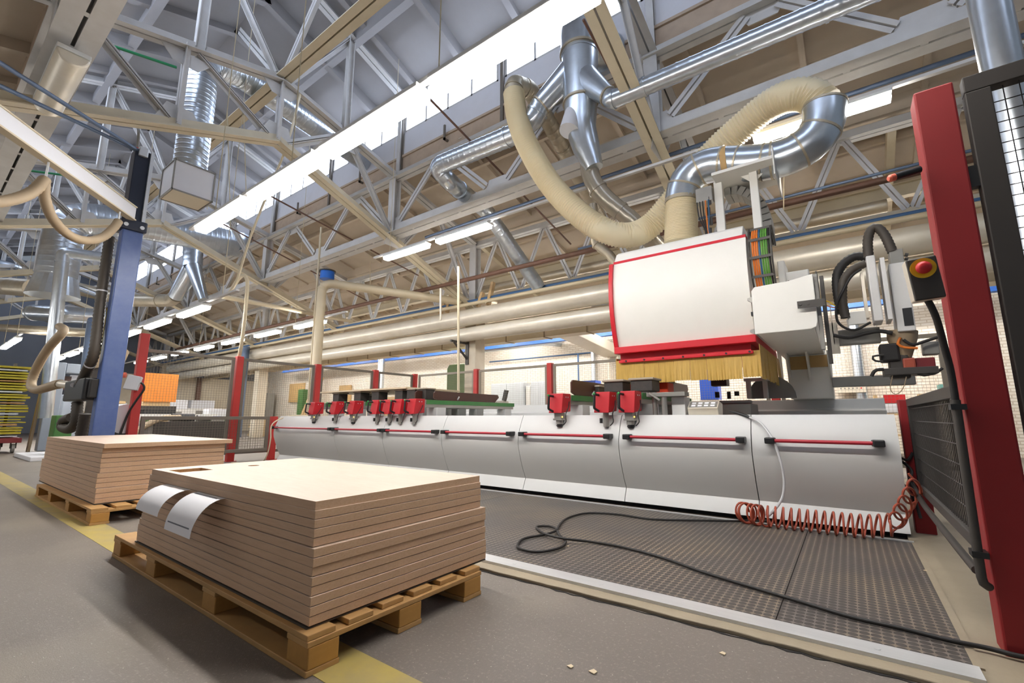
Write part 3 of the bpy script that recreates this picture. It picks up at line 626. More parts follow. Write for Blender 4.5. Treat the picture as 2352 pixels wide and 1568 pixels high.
mk('rear_beam', g, 'machine_white', mach, bevel=0.008)
g = G()
for y in (5.25, 5.35, 6.7): g.box(MX0 + 0.1, y, 0.93, -1.35, y + 0.03, 0.965)
mk('guide_rail', g, 'grey_metal', mach)
g = G().box(-1.35, 5.3, 0.93, -1.3, 7.5, 1.07); mk('end_stop_plate', g, 'machine_white', mach)
g = G().box(-2.0, 6.2, 0.95, -0.95, 6.75, 1.12).box(-2.0, 6.25, 1.12, -0.95, 6.35, 1.16)
mk('side_rail', g, 'grey_metal', mach, bevel=0.01)
# consoles carrying the work: red head, handle, cylinder, green beam
def console(x, label, motor=False, beam=1.9):
    r = thing('console', label, 'console', (x, 5.6, 0.975), 'consoles sliding on the machine bed'); y0 = 4.72
    mk('beam_body', G().box(x - 0.075, y0 + 0.2, 1.105, x + 0.075, y0 + 0.2 + beam, 1.20), 'grey_metal', r, bevel=0.004)
    mk('green_strip', G().box(x + 0.0755, y0 + 0.24, 1.155, x + 0.085, y0 + 0.22 + beam, 1.222).box(x - 0.085, y0 + 0.24, 1.155, x - 0.0755, y0 + 0.22 + beam, 1.222), 'console_green', r)
    mk('top_rail', G().box(x - 0.07, y0 + 0.2, 1.2, x + 0.07, y0 + 0.18 + beam, 1.224), 'pod_rim', r)
    mk('carriage', G().box(x - 0.11, y0 + 0.42, 0.966, x + 0.13, y0 + 0.62, 1.105), 'machine_white', r, bevel=0.005); mk('carriage', G().box(x - 0.1, y0 + beam - 0.1, 0.966, x + 0.1, y0 + beam + 0.1, 1.105), 'machine_white', r, bevel=0.005)
    g = G(); g.add([(x - 0.10, y0 - 0.02, 1.0), (x + 0.08, y0 - 0.02, 1.0), (x + 0.08, y0 + 0.2, 1.02), (x - 0.10, y0 + 0.2, 1.02), (x - 0.085, y0 + 0.015, 1.235), (x + 0.085, y0 + 0.015, 1.235), (x + 0.085, y0 + 0.2, 1.235), (x - 0.085, y0 + 0.2, 1.235)], [(3, 2, 1, 0), (4, 5, 6, 7), (0, 1, 5, 4), (1, 2, 6, 5), (2, 3, 7, 6), (3, 0, 4, 7)])
    hd = mk('red_head', g, 'console_red', r, bevel=0.006)
    mk('screw', G().cyl((x + 0.086, y0 + 0.08, 1.19), (x + 0.09, y0 + 0.08, 1.19), 0.008, 8).cyl((x + 0.086, y0 + 0.13, 1.19), (x + 0.09, y0 + 0.13, 1.19), 0.008, 8), 'alu', hd)
    hp = fillet([(x - 0.045, y0 - 0.0, 1.2), (x - 0.06, y0 - 0.075, 1.205), (x - 0.062, y0 - 0.085, 1.05), (x - 0.04, y0 - 0.02, 1.02)], 0.02)
    h = mk('handle', G().tube(hp, 0.014, 8), 'black_plastic', r, smooth=True)
    mk('green_button', G().ball((x - 0.061, y0 - 0.084, 1.21), 0.014, 8), 'bright_green', h, smooth=True)
    if not motor:
        mk('cylinder', G().cyl((x + 0.01, y0 + 0.06, 0.845), (x + 0.01, y0 + 0.06, 1.005), 0.032, 14), 'grey_metal', r, smooth=True)
        mk('sensor', G().box(x - 0.055, y0 + 0.03, 0.885, x - 0.03, y0 + 0.055, 0.94), 'black_plastic', r)
    else:
        mk('cylinder', G().box(x - 0.045, y0 + 0.02, 0.93, x + 0.045, y0 + 0.12, 1.005).box(x - 0.06, y0 + 0.015, 0.915, x + 0.06, y0 + 0.125, 0.935).cyl((x, y0 + 0.07, 0.87), (x, y0 + 0.07, 0.915), 0.045, 12), 'grey_metal', r)
        mk('plug', G().cyl((x, y0 + 0.07, 0.838), (x, y0 + 0.07, 0.872), 0.036, 12).cyl((x, y0 + 0.07, 0.85), (x, y0 + 0.07, 0.86), 0.042, 12), 'black_plastic', r)
        mk('status_light', G().ball((x + 0.06, y0 + 0.03, 0.955), 0.009, 8), 'led_amber', r)
    mk('cable', G().tube(smooth_path([(x + 0.085, y0 + 0.16, 1.14), (x + 0.105, y0 + 0.1, 1.06), (x + 0.09, y0 + 0.06, 0.99), (x + 0.11, y0 + 0.03, 0.90), (x + 0.07, y0 + 0.03, 0.86)], 0.02), 0.006, 6), 'black_rubber', r, smooth=True)
CX = [(aY(p, 935, 4.8).x, m, b) for p, m, b in ((725, 1, 1.5), (774, 0, 1.5), (815, 1, 1.5), (869, 0, 1.7), (897, 0, 1.7), (922, 0, 1.9), (954, 0, 2.35), (1286, 1, 2.0), (1391, 0, 2.0), (1448, 1, 2.0))]
CL = ['leftmost red-headed console, under the corner of the light board', 'second red-headed console from the left, with a plain cylinder', 'third red-headed console from the left, with a motor below', 'fourth red-headed console, beneath the middle of the light board', 'fifth red-headed console, leftmost of three close together', 'sixth red-headed console, middle of three close together', 'red-headed console whose long green beam is seen beside the brown guides', 'red-headed console left of the pair under the hood, amber light lit', 'red-headed console with plain cylinder in front of the black pods', 'red-headed console nearest the keypad box, amber light lit']
for (x, m, b), l in zip(CX, CL): console(x, l, bool(m), b)
# suction pods
def pod(x, y, label, s=0.14, m='pod_black', z=1.224, h=0.13):
    r = thing('suction_pod', label, 'suction pod', (x, y, z), 'suction pods on the consoles')
    mk('foot', G().box(x - s * 0.55, y - s * 0.7, z, x + s * 0.55, y + s * 0.7, z + 0.02), 'mid_grey', r, bevel=0.003)
    mk('pod_body', G().box(x - s * 0.85, y - s * 0.85, z + 0.02, x + s * 0.85, y + s * 0.85, z + h), m, r, bevel=0.008)
    mk('rim', G().box(x - s, y - s, z + h, x + s, y + s, z + h + 0.028), 'pod_rim', r, bevel=0.02)
bx = [c[0] for c in CX]
for i, k in enumerate((0, 1, 2, 3, 4, 5)):
    pod(bx[k] + 0.02, 5.30, 'black suction pod under the light board, %s from its left corner' % ORD[i], 0.12, h=0.185)
pod(bx[0] + 0.0, 5.95, 'black suction pod at the back under the left end of the light board', 0.12, h=0.185)
pod(bx[3] + 0.0, 6.05, 'black suction pod at the back under the middle of the light board', 0.12, h=0.185)
pod(bx[8], 5.15, 'large black suction pod with beige rim on the middle right console', 0.14, h=0.14)
pod(bx[9] + 0.05, 5.15, 'large black suction pod with white tag on the console by the keypad', 0.15, h=0.145)
pod(bx[7] + 0.02, 5.75, 'small suction pod with wide rim behind the brown guide', 0.12, h=0.13)
pod(bx[7] + 0.02, 6.2, 'small suction pod farthest back behind the brown guide', 0.12, h=0.12)
pod(bx[8] + 0.02, 5.75, 'orange suction pod behind the larger black one on the middle right console', 0.13, 'orange_pod', h=0.15)
pod(bx[9] + 0.05, 5.72, 'orange suction pod under the bristle curtain beside the keypad side', 0.14, 'orange_pod', h=0.15)
mk('work_board', G().box(-8.70, 5.15, 1.437, -6.05, 6.5, 1.465), 'workboard', label='pale beige board lying on the black suction pods', cat='board', bevel=0.002)
def guide(x, y0, y1, z0, h, label):
    r = thing('guide_rest', label, 'guide rest', (x, (y0 + y1) / 2, z0))
    mk('plate', G().prism([(y0, z0 + 0.03), (y0 + 0.1, z0), (y1 - 0.12, z0), (y1, z0 + h * 0.65), (y1 - 0.03, z0 + h), (y0 + 0.04, z0 + h), (y0, z0 + h - 0.03)], 'x', x - 0.012, x + 0.012), 'phenolic_brown', r, bevel=0.003)
    mk('clamp_knob', G().cyl((x + 0.013, y0 + 0.55, z0 + 0.02), (x + 0.05, y0 + 0.55, z0 + 0.07), 0.012, 8), 'alu', r)
guide(bx[6] + 0.03, 5.15, 6.85, 1.226, 0.145, 'dark brown guide plate standing on the green beam, front one')
guide(bx[5] + 0.03, 5.05, 6.2, 1.226, 0.16, 'dark brown guide plate between light board and green beam, rear one')
guide(bx[7] + 0.05, 5.0, 6.4, 1.226, 0.19, 'dark brown guide plate with slot on the right-hand console group')
guide(bx[9] + 0.02, 5.35, 7.0, 1.226, 0.2, 'dark brown guide plate behind the pod, running under the bristle curtain')
# stop unit and keypad at the right end of the table
r = thing('stop_unit', 'grey clamping stop with lever left of the keypad box', 'stop', (-1.62, 5.0, 0.955))
mk('post', G().cyl((-1.70, 4.95, 0.955), (-1.70, 4.95, 1.19), 0.028, 12).cyl((-1.58, 4.9, 0.955), (-1.58, 4.9, 1.17), 0.03, 12), 'grey_metal', r, smooth=True)
mk('crosshead', G().box(-1.76, 4.86, 1.17, -1.35, 5.02, 1.215), 'mid_grey', r, bevel=0.004)
mk('side_block', G().box(-1.52, 4.95, 0.955, -1.38, 5.15, 1.165), 'machine_white', r, bevel=0.006)
mk('lever', G().bar((-1.72, 4.85, 1.21), (-1.6, 4.82, 1.13), 0.018), 'grey_metal', r)
r = thing('keypad_box', 'grey keypad box with eight white buttons on the machine edge', 'keypad', (-1.2, 5.05, 0.975))
mk('casing', G().prism([(4.93, 0.975), (5.12, 0.975), (5.14, 1.09), (5.00, 1.115), (4.90, 1.045)], 'x', -1.345, -1.05), 'lag_white', r, bevel=0.006)
u = (V((0, 5.00, 1.115)) - V((0, 4.90, 1.045))); uu = u.normalized(); nn = V((0, -uu.z, uu.y))
def kp(x, t, o): p = V((0, 4.90, 1.045)) + uu * (u.length * t) + nn * o; return (x, p.y, p.z)
mk('keypad_face', G().slab([kp(-1.335, .08, 0), kp(-1.06, .08, 0), kp(-1.06, .92, 0), kp(-1.335, .92, 0)], nn, 0.002), 'mid_grey', r)
for i in range(4):
    for j in range(2):
        xa = -1.31 + i * 0.062; ta = 0.2 + j * 0.36
        mk('key', G().slab([kp(xa, ta, .002), kp(xa + .04, ta, .002), kp(xa + .04, ta + .22, .002), kp(xa, ta + .22, .002)], nn, 0.003), 'paper', r)
# ================================================================== GANTRY WITH HOOD
gan = thing('machining_gantry', 'white machine hood with red trim and amber bristle curtain over the bed', 'machine head', (-1.2, 6.4, 1.2))
HX0, HX1 = -2.31, -0.735
pf = [(5.47, 1.84), (5.42, 2.0), (5.385, 2.15), (5.36, 2.32), (5.35, 2.5), (5.36, 2.68), (5.385, 2.84), (5.41, 2.945)]
mk('hood_front', G().prism(pf + [(5.6, 2.945), (5.6, 1.84)], 'x', HX0, HX1), 'hood_white', gan, smooth=True, angle=30)
mk('hood_body', G().box(HX0 + 0.01, 5.6, 1.84, HX1 - 0.01, 7.25, 2.99), 'hood_white', gan, bevel=0.02)
mk('red_stripe', G().prism([(5.405, 2.945), (5.415, 2.98), (5.6, 2.98), (5.6, 2.945)], 'x', HX0 - 0.005, HX1), 'machine_red', gan)
mk('hood_top', G().prism([(5.42, 2.98), (5.5, 3.1), (5.56, 3.14), (7.25, 3.14), (7.25, 2.98)], 'x', HX0, HX1 - 0.03), 'hood_white', gan, bevel=0.01)
mk('red_side_trim', G().prism([(y - 0.035, z) for y, z in pf] + [(5.75, 2.945), (5.75, 1.84)], 'x', HX0 - 0.05, HX0 - 0.001), 'machine_red', gan, smooth=True, angle=30)
mk('red_band', G().box(HX0 - 0.05, 5.425, 1.755, HX1 + 0.01, 7.25, 1.84), 'machine_red', gan, bevel=0.008)
mk('red_skirt', G().box(HX0 - 0.01, 5.53, 1.66, HX1 - 0.06, 7.2, 1.755), 'machine_red', gan)
g = G().box(HX0 + 0.0, 5.445, 1.635, HX1 - 0.03, 5.475, 1.668)
rb = mk('clamp_bar', g, 'machine_red', gan, bevel=0.006)
for i in range(7):
    x = HX0 + 0.1 + i * 0.235; mk('bolt', G().cyl((x, 5.445, 1.655), (x, 5.437, 1.655), 0.012, 8), 'black_plastic', rb)
def strip(p0, p1, z0, z1, out):          # one curtain strip hanging between two plan points, gently rippled, with thickness
    p0, p1 = V((*p0, 0)), V((*p1, 0)); n = 18; out = V((*out, 0)); vs = []; fs = []
    ph = random.random() * 6; fl = random.uniform(-.015, .02); zz = z0 + random.uniform(-.012, .012)
    rows = 5
    for side in (0, 1):
        for j in range(rows):
            t = j / (rows - 1)
            for i in range(n + 1):
                p = p0.lerp(p1, i / n); a = 0.003 * math.sin(i * 2.1 + ph) + 0.002 * math.sin(i * 5.3 + ph)
                q = p + out * (a * (1 - t) * 1.5 + fl * (1 - t) - side * 0.006); vs.append((q.x, q.y, zz + (z1 - zz) * t + (0.004 * math.sin(i * 3.7 + ph) if j == 0 else 0)))
    m = rows * (n + 1)
    for j in range(rows - 1):
        for i in range(n):
            a = j * (n + 1) + i; fs.append((a, a + 1, a + n + 2, a + n + 1)); fs.append((m + a, m + a + n + 1, m + a + n + 2, m + a + 1))
    for i in range(n): fs.append((i, m + i, m + i + 1, i + 1))
    for j in range(rows - 1):
        a = j * (n + 1); b = a + n; fs.append((a, a + n + 1, m + a + n + 1, m + a)); fs.append((b, m + b, m + b + n + 1, b + n + 1))
    return G().add(vs, fs)
k = 9; wdt = (HX1 + 0.03 - HX0 + 0.06) / k
for i in range(k): mk('curtain_strip', strip((HX0 - 0.06 + i * wdt + 0.003, 5.485), (HX0 - 0.06 + (i + 1) * wdt, 5.485), 1.375, 1.67, (0, -1)), 'curtain_amber', gan, smooth=True)
for i in range(6): mk('curtain_strip', strip((HX1 + 0.03, 5.49 + i * 0.29), (HX1 + 0.03, 5.49 + (i + 1) * 0.29 - 0.006), 1.375, 1.74, (1, 0)), 'curtain_amber', gan, smooth=True)
for i in range(6): mk('curtain_strip', strip((HX0 - 0.055, 5.49 + i * 0.29), (HX0 - 0.055, 5.49 + (i + 1) * 0.29 - 0.006), 1.375, 1.7, (-1, 0)), 'curtain_amber', gan, smooth=True)
# right-hand drive box and the leg on the rear beam
BX0, BX1 = -0.70, -0.15
mk('drive_box', G().prism([(BX0, 1.80), (BX1 - 0.06, 1.80), (BX1 - 0.015, 1.82), (BX1, 1.87), (BX1, 2.35), (BX1 - 0.22, 2.31), (BX1 - 0.3, 2.31), (BX0 + 0.03, 2.30), (BX0, 2.26)], 'y', 5.2, 5.24), 'hood_white', gan, bevel=0.006)
mk('drive_body', G().box(BX0 + 0.02, 5.24, 1.80, BX1 - 0.03, 7.9, 2.25), 'hood_white', gan, bevel=0.01)
g = G()
for z in (1.82, 2.0, 2.2):
    pass
for z in (2.17, 1.83): mk('hinge', G().prism([(BX0 - 0.045, z), (BX0, z - 0.03), (BX0, z + 0.03), (BX0 - 0.04, z + 0.02)], 'y', 5.2, 5.26), 'grey_metal', gan)
mk('latch', G().box(BX0 - 0.02, 5.2, 2.0, BX0 + 0.0, 5.25, 2.04), 'black_plastic', gan)
mk('end_profile', G().box(BX1 + 0.0, 5.26, 1.6, BX1 + 0.035, 5.34, 2.36), 'mid_grey', gan, bevel=0.004)
mk('end_profile', G().box(BX1 + 0.045, 5.45, 1.48, BX1 + 0.08, 5.55, 2.38), 'dark_steel', gan, bevel=0.004)
mk('bracket_plate', G().box(-0.30, 5.14, 2.005, -0.075, 5.155, 2.075).cyl((-0.275, 5.14, 2.04), (-0.275, 5.132, 2.04), 0.012, 10).cyl((-0.21, 5.14, 2.04), (-0.21, 5.132, 2.04), 0.012, 10), 'dark_steel', gan)
mk('leg', G().prism([(-0.62, 1.2), (-0.13, 1.2), (-0.12, 1.80), (-0.64, 1.80)], 'y', 7.35, 7.9), 'hood_white', gan, bevel=0.01)
for x in (-0.60, -0.37, -0.14): mk('leg_rib', G().prism([(7.34, 1.8), (7.0, 1.8), (7.34, 1.45)], 'x', x - 0.012, x + 0.012), 'hood_white', gan)
mk('dust_patch', G().box(-0.585, 7.338, 1.6, -0.385, 7.349, 1.78).box(-0.355, 7.338, 1.62, -0.155, 7.349, 1.78), 'bulky_brown', gan)
mk('saw_guard', G().prism([(x, z) for x, z in [(-0.8 + 0.28 * math.cos(t) , 1.2 + 0.3 * math.sin(t)) for t in [math.pi * k / 12 for k in range(13)]]], 'y', 6.9, 6.98), 'mid_grey', gan)
mk('drill_block', G().box(-1.5, 6.7, 1.38, -1.3, 6.9, 1.5).cyl((-1.45, 6.8, 1.22), (-1.45, 6.8, 1.3), 0.03).cyl((-1.3, 6.8, 1.2), (-1.3, 6.8, 1.3), 0.025).cyl((-1.2, 6.8, 1.24), (-1.2, 6.8, 1.3), 0.03), 'dark_steel', gan)
mk('stand', G().box(-1.08, 6.8, 1.2, -1.03, 6.9, 1.45).box(-0.88, 6.8, 1.2, -0.83, 6.9, 1.45).box(-1.1, 6.78, 1.43, -0.8, 6.92, 1.47), 'hood_white', gan)
# cable chain standing beside the hood
ch = thing('cable_chain', 'plastic cable chain with orange and green cables beside the white hood', 'cable chain', (-0.6, 5.6, 2.31))
path = smooth_path([(0, 5.62, 2.31), (0, 5.50, 2.5), (0, 5.44, 2.72), (0, 5.47, 2.93), (0, 5.58, 3.06), (0, 5.75, 3.06), (0, 5.95, 2.98)], 0.035)
CXA, CXB = -0.715, -0.50
for x in (CXA, CXB):
    g = G()
    for i in range(len(path) - 1):
        p, q = path[i], path[i + 1]; g.bar((x, p.y, p.z), (x, q.y + (q.y - p.y) * .1, q.z + (q.z - p.z) * .1), 0.014, 0.055, up=(0, 1, 0) if abs(q.z - p.z) > abs(q.y - p.y) else (0, 0, 1))
    mk('side_link', g, 'dark_steel', ch)
for i in range(0, len(path), 6):
    p = path[i]; mk('cross_bar', G().box(CXA, p.y - 0.03, p.z - 0.015, CXB, p.y - 0.022, p.z + 0.015), 'dark_steel', ch)
for i in range(8):
    x = CXA + 0.035 + i * 0.0225; m = ['cable_orange', 'cable_orange', 'cable_orange', 'cable_blue', 'cable_green', 'cable_green', 'cable_green', 'black_rubber'][i]
    mk('cable', G().tube([(x, p.y, p.z) for p in path], 0.010, 8), m, ch, smooth=True)
ch2 = thing('cable_chain', 'small cable chain with short orange cables behind the drive box', 'cable chain', (-0.25, 5.9, 2.31))
mk('side_link', G().box(-0.40, 5.75, 2.27, -0.385, 6.0, 2.46), 'dark_steel', ch2); mk('side_link', G().box(-0.14, 5.75, 2.27, -0.125, 6.0, 2.52), 'dark_steel', ch2)
for i in range(6): mk('cable', G().cyl((-0.35 + i * 0.035, 5.8, 2.27), (-0.35 + i * 0.035, 5.8, 2.45), 0.011, 8), 'cable_orange' if i < 3 else 'black_rubber', ch2, smooth=True)
mk('cross_bar', G().box(-0.4, 5.775, 2.42, -0.125, 5.785, 2.45).box(-0.4, 5.775, 2.3, -0.125, 5.785, 2.33), 'dark_steel', ch2)
mk('column_cover', G().box(-0.49, 5.8, 2.25, -0.42, 6.2, 2.72).box(-0.48, 5.9, 2.25, -0.2, 6.3, 2.6), 'hood_white', gan, bevel=0.01)
# frame on top of the hood with shelf plate
sh = thing('duct_stand', 'white bracket frame with shelf plate holding the metal duct on the hood', 'bracket', (-0.9, 6.1, 3.14))
a = aY(1650, 430, 6.15); b = aY(1778, 384, 6.15)
mk('shelf_plate', G().box(a.x, 5.75, a.z - 0.02, b.x + 0.02, 6.5, a.z + 0.02), 'hood_white', sh, bevel=0.004)
mk('end_plate', G().box(b.x + 0.02, 5.75, a.z - 0.22, b.x + 0.035, 6.5, a.z + 0.14), 'hood_white', sh, bevel=0.004)
c = aY(1733, 430, 6.0)
mk('post', G().box(c.x - 0.045, 5.95, 3.0, c.x + 0.045, 6.04, a.z), 'hood_white', sh, bevel=0.006)
mk('gusset', G().prism([(c.x - 0.14, a.z - 0.02), (c.x + 0.14, a.z - 0.02), (c.x, a.z - 0.16)], 'y', 5.99, 6.0), 'hood_white', sh)
c = aY(1650, 440, 6.0)
mk('mast', G().box(c.x - 0.05, 5.98, 3.14, c.x + 0.05, 6.05, a.z), 'hood_white', sh, bevel=0.006)
vb = thing('valve_block', 'cluster of valves and thin hoses on the mast above the hood', 'valve block', (c.x - 0.1, 5.95, 3.14))
mk('manifold', G().box(c.x - 0.26, 5.9, 3.72, c.x - 0.06, 6.02, 3.92), 'grey_metal', vb, bevel=0.006)
g = G()
for i in range(4): g.cyl((c.x - 0.12 + 0.02 * (i % 2), 5.92, 3.25 + i * 0.14), (c.x - 0.12 + 0.02 * (i % 2), 5.92, 3.35 + i * 0.14), 0.022, 8)
mk('valve', g, 'dark_steel', vb)
for i in range(5): mk('tube', G().tube(smooth_path([(c.x - 0.25 + i * 0.035, 5.9, 3.73), (c.x - 0.23 + i * 0.03, 5.88, 3.5), (c.x - 0.17 + i * 0.01, 5.9, 3.3), (c.x - 0.22 + i * 0.03, 5.95, 3.13)], 0.04), 0.008, 6), ['black_rubber', 'black_rubber', 'black_rubber', 'cable_orange', 'cable_blue'][i], vb, smooth=True)
fc = thing('flat_cable_chain', 'grey flat cable chain arching behind the white post on the hood', 'cable chain', (-0.7, 6.3, 3.1))
fp = smooth_path([aY(1668, 452, 6.35), aY(1700, 445, 6.35), aY(1735, 460, 6.35), aY(1757, 490, 6.35), aY(1765, 530, 6.35), aY(1764, 560, 6.35)], 0.09)
for i in range(len(fp) - 1):
    mk('link', G().bar(fp[i], fp[i].lerp(fp[i + 1], 0.93), 0.3, 0.12, up=(fp[i + 1] - fp[i]).cross(V((0, 1, 0)))), 'mid_grey', fc, bevel=0.012)
# ================================================================== HOSES AND DUCTS OVER THE MACHINE
def ring(g, p, d, r, w=0.02, h=0.012, n=24):
    p, d = V(p), V(d).normalized(); g.tube([p - d * w / 2, p + d * w / 2], r + h, n); return g
def duct(name, label, cat, pts, r, m='galvanised', pitch=0.16, rings=(), fil=None, group=None, parent=None, n=24, cap=True, taper=None):
    P = [V(p) for p in pts]
    if fil: P = fillet(P, fil, 5)
    tot = sum((P[i + 1] - P[i]).length for i in range(len(P) - 1)); step = pitch / 8 if pitch else 0.12
    E_ = even(P, step) if pitch else P
    k = len(E_)
    def rf(i):
        rr = r if not taper else r + (taper - r) * i / (k - 1)
        return rr + (0.0055 if pitch and i % 8 == 0 else 0)
    g = G().tube(E_, r, n, cap=cap, rf=rf)
    if parent is not None: o = mk(name, g, m, parent, smooth=True, angle=60)
    else: o = mk(name, g, m, smooth=True, angle=60, label=label, cat=cat, group=group)
    for i in rings:
        j = min(len(E_) - 1, max(0, int(i * (len(E_) - 1)))); d = E_[min(j + 1, len(E_) - 1)] - E_[max(j - 1, 0)]
        mk('collar', ring(G(), E_[j], d, rf(j), 0.035, 0.014), m, o, smooth=True)
    return o
# ribbed suction hose: long sagging run and the loop
hp = [aY(1180, 215, 6.0), aY(1188, 270, 6.0), aY(1212, 335, 6.0), aY(1262, 420, 6.05), aY(1330, 492, 6.1), aY(1395, 532, 6.2), aY(1447, 540, 6.4), aY(1492, 520, 6.6), aY(1540, 468, 6.6), aY(1590, 405, 6.5), aY(1650, 340, 6.4), aY(1710, 287, 6.3), aY(1765, 243, 6.2), aY(1815, 220, 6.12), aY(1860, 220, 6.1), aY(1893, 243, 6.1)]
pp = smooth_path(hp, 0.022)
hs = thing('suction_hose', 'long beige ribbed suction hose sagging left of the hood and looping over it', 'hose', pp[len(pp) // 3])
mk('ribbed_hose', G().tube(pp, 0.19, 22, rf=hosepath_r(0.185, 0.013, 2)), 'hose_beige', hs, smooth=True, angle=80)
mp_ = [aY(1893, 243, 6.1), aY(1890, 285, 6.1), aY(1866, 325, 6.1), aY(1815, 357, 6.1), aY(1760, 372, 6.1), aY(1700, 376, 6.1), aY(1640, 378, 6.1), aY(1598, 392, 6.1), aY(1572, 425, 6.1), aY(1566, 462, 6.1)]
mp2 = smooth_path(mp_, 0.1)
dc = thing('metal_duct', 'bent galvanised duct of short segments on top of the machine hood', 'duct', mp2[0].lerp(mp2[-1], 0.5))
for nm, ia, ib in (('elbow_duct', 0, 0.45), ('straight_duct', 0.45, 0.68), ('elbow_duct', 0.68, 1.0)):
    seg = mp2[int(ia * (len(mp2) - 1)):int(ib * (len(mp2) - 1)) + 1]
    e = mk(nm, G().tube(seg, 0.225, 28), 'galvanised', dc, smooth=True, angle=60)
    for j in range(0, len(seg), 3):
        d = seg[min(j + 1, len(seg) - 1)] - seg[max(j - 1, 0)]; mk('seam', ring(G(), seg[j], d, 0.223, 0.025, 0.009), 'galvanised_dusty', e, smooth=True)
hh = [aY(1566, 462, 6.1), aY(1565, 500, 6.1), aY(1563, 560, 6.1)]
mk('drop_hose', G().tube(even(hh, 0.011), 0.21, 24, rf=lambda i: 0.212 + (0.006 if i % 2 else -0.004)), 'hose_beige', dc, smooth=True, angle=80)
mk('hose_clamp', ring(G(), hh[0], hh[1] - hh[0], 0.215, 0.05, 0.012), 'galvanised_dusty', dc, smooth=True)
mk('duct_clamp', ring(G(), aY(1668, 378, 6.1), (1, 0, 0), 0.225, 0.07, 0.014), 'bulky_brown', dc, smooth=True)
# forked extraction duct through the window wall
T = [aY(1330, 75, 6.35), aY(1326, 240, 6.35)]
fk = thing('forked_duct', 'large galvanised forked duct dropping from the bright window wall', 'duct', (T[1].x, 6.35, T[1].z))
tx, tz = T[0].x, T[0].z
mk('elbow', G().tube(fillet([(tx, 6.35, tz - 0.5), (tx, 6.35, tz + 0.22), (tx + 0.1, 7.5, tz + 0.22)], 0.5, 6), 0.33, 28), 'galvanised', fk, smooth=True, angle=60)
mk('wall_collar', ring(G(), (tx + 0.09, 7.3, tz + 0.22), (0.05, 1, 0), 0.34, 0.06, 0.05, 28), 'galvanised', fk, smooth=True)
mk('flange', ring(G(), (tx, 6.35, tz - 0.42), (0, 0, 1), 0.33, 0.04, 0.025, 28), 'galvanised_dusty', fk, smooth=True)
bz = aY(1326, 240, 6.35).z
mk('trunk', G().tube([(tx, 6.35, tz - 0.45), (tx - 0.01, 6.35, bz)], [0.32, 0.29], 28), 'galvanised', fk, smooth=True, angle=60)
mk('flange', ring(G(), (tx - 0.01, 6.35, bz), (0, 0, 1), 0.285, 0.035, 0.025, 28), 'galvanised_dusty', fk, smooth=True)
lo = aY(1326, 330, 6.35).z
mk('lower_trunk', G().tube([(tx - 0.01, 6.35, bz), (tx - 0.02, 6.35, lo + 0.25), (tx + 0.05, 6.40, lo - 0.1), (tx + 0.16, 6.45, lo - 0.5)], [0.285, 0.26, 0.23, 0.15], 28), 'galvanised', fk, smooth=True, angle=50)
mk('stub', G().tube([(tx - 0.08, 6.25, lo + 0.5), (tx - 0.12, 6.12, lo + 0.12)], [0.17, 0.17], 24), 'light_box', fk, smooth=True)
L1 = aY(1243, 240, 6.2)
mk('left_branch', G().tube([(tx - 0.05, 6.35, tz - 0.62), L1], [0.24, 0.18], 24), 'galvanised', fk, smooth=True)
mk('flange', ring(G(), L1, L1 - V((tx, 6.35, tz - 0.62)), 0.18, 0.03, 0.02), 'galvanised_dusty', fk, smooth=True)
R1 = aY(1398, 222, 6.15)
mk('right_branch', G().tube([(tx + 0.05, 6.35, tz - 0.95), R1], [0.26, 0.14], 24), 'galvanised', fk, smooth=True)
mk('flange', ring(G(), R1, R1 - V((tx, 6.35, tz - 0.95)), 0.14, 0.03, 0.02), 'galvanised_dusty', fk, smooth=True)
A = aY(1000, 383, 6.1)
duct('spiral_duct', 'spiral duct running left from the fork then bending away under the truss', 'duct', [L1, L1 + V((-0.16, 0, -0.22)), L1 + V((-0.6, 0, -0.35)), A, A + V((0.12, 0.35, -0.25)), aY(1120, 487, 8.3), aY(1238, 660, 9.9)], 0.185, 'galvanised', 0.14, (0.02, 0.12, 0.47, 0.56), 0.28)
duct('spiral_duct', 'long slim spiral duct running right from the fork to the top right corner', 'duct', [R1, R1 + V((0.05, -0.02, -0.1)), R1 + V((0.5, 0, -0.10)), (5.5, 6.15, R1.z - 0.25)], 0.135, 'galvanised', 0.19, (0.02, 0.08, 0.36), 0.12)
B = hp[0]
duct('spiral_duct', 'spiral duct behind the fork, feeding the top of the beige hose', 'duct', [B, B + V((0.0, 0.0, 0.22)), B + V((0.1, 0.4, 0.28)), aY(1305, 360, 8.0), aY(1378, 500, 9.6)], 0.16, 'galvanised_dusty', 0.14, (0.03, 0.12, 0.5), 0.2)
ct = [aY(1352, 345, 6.45), aY(1353, 385, 6.5), aY(1366, 425, 6.55), aY(1395, 460, 6.65), aY(1440, 498, 6.8), aY(1490, 545, 7.0), aY(1540, 600, 7.2)]
duct('clear_duct', 'dull see-through duct curving from the fork down behind the sagging hose', 'duct', smooth_path(ct, 0.1), 0.15, 'clear_hose', 0.36, (0.08, 0.3, 0.52, 0.75))
duct('thin_duct', 'thin bent duct behind the sagging hose above the hood corner', 'duct', [aY(1362, 470, 7.2), aY(1368, 560, 7.2), aY(1400, 585, 7.2), aY(1440, 640, 7.2)], 0.08, 'galvanised_dusty', 0, (0.4,), 0.15)
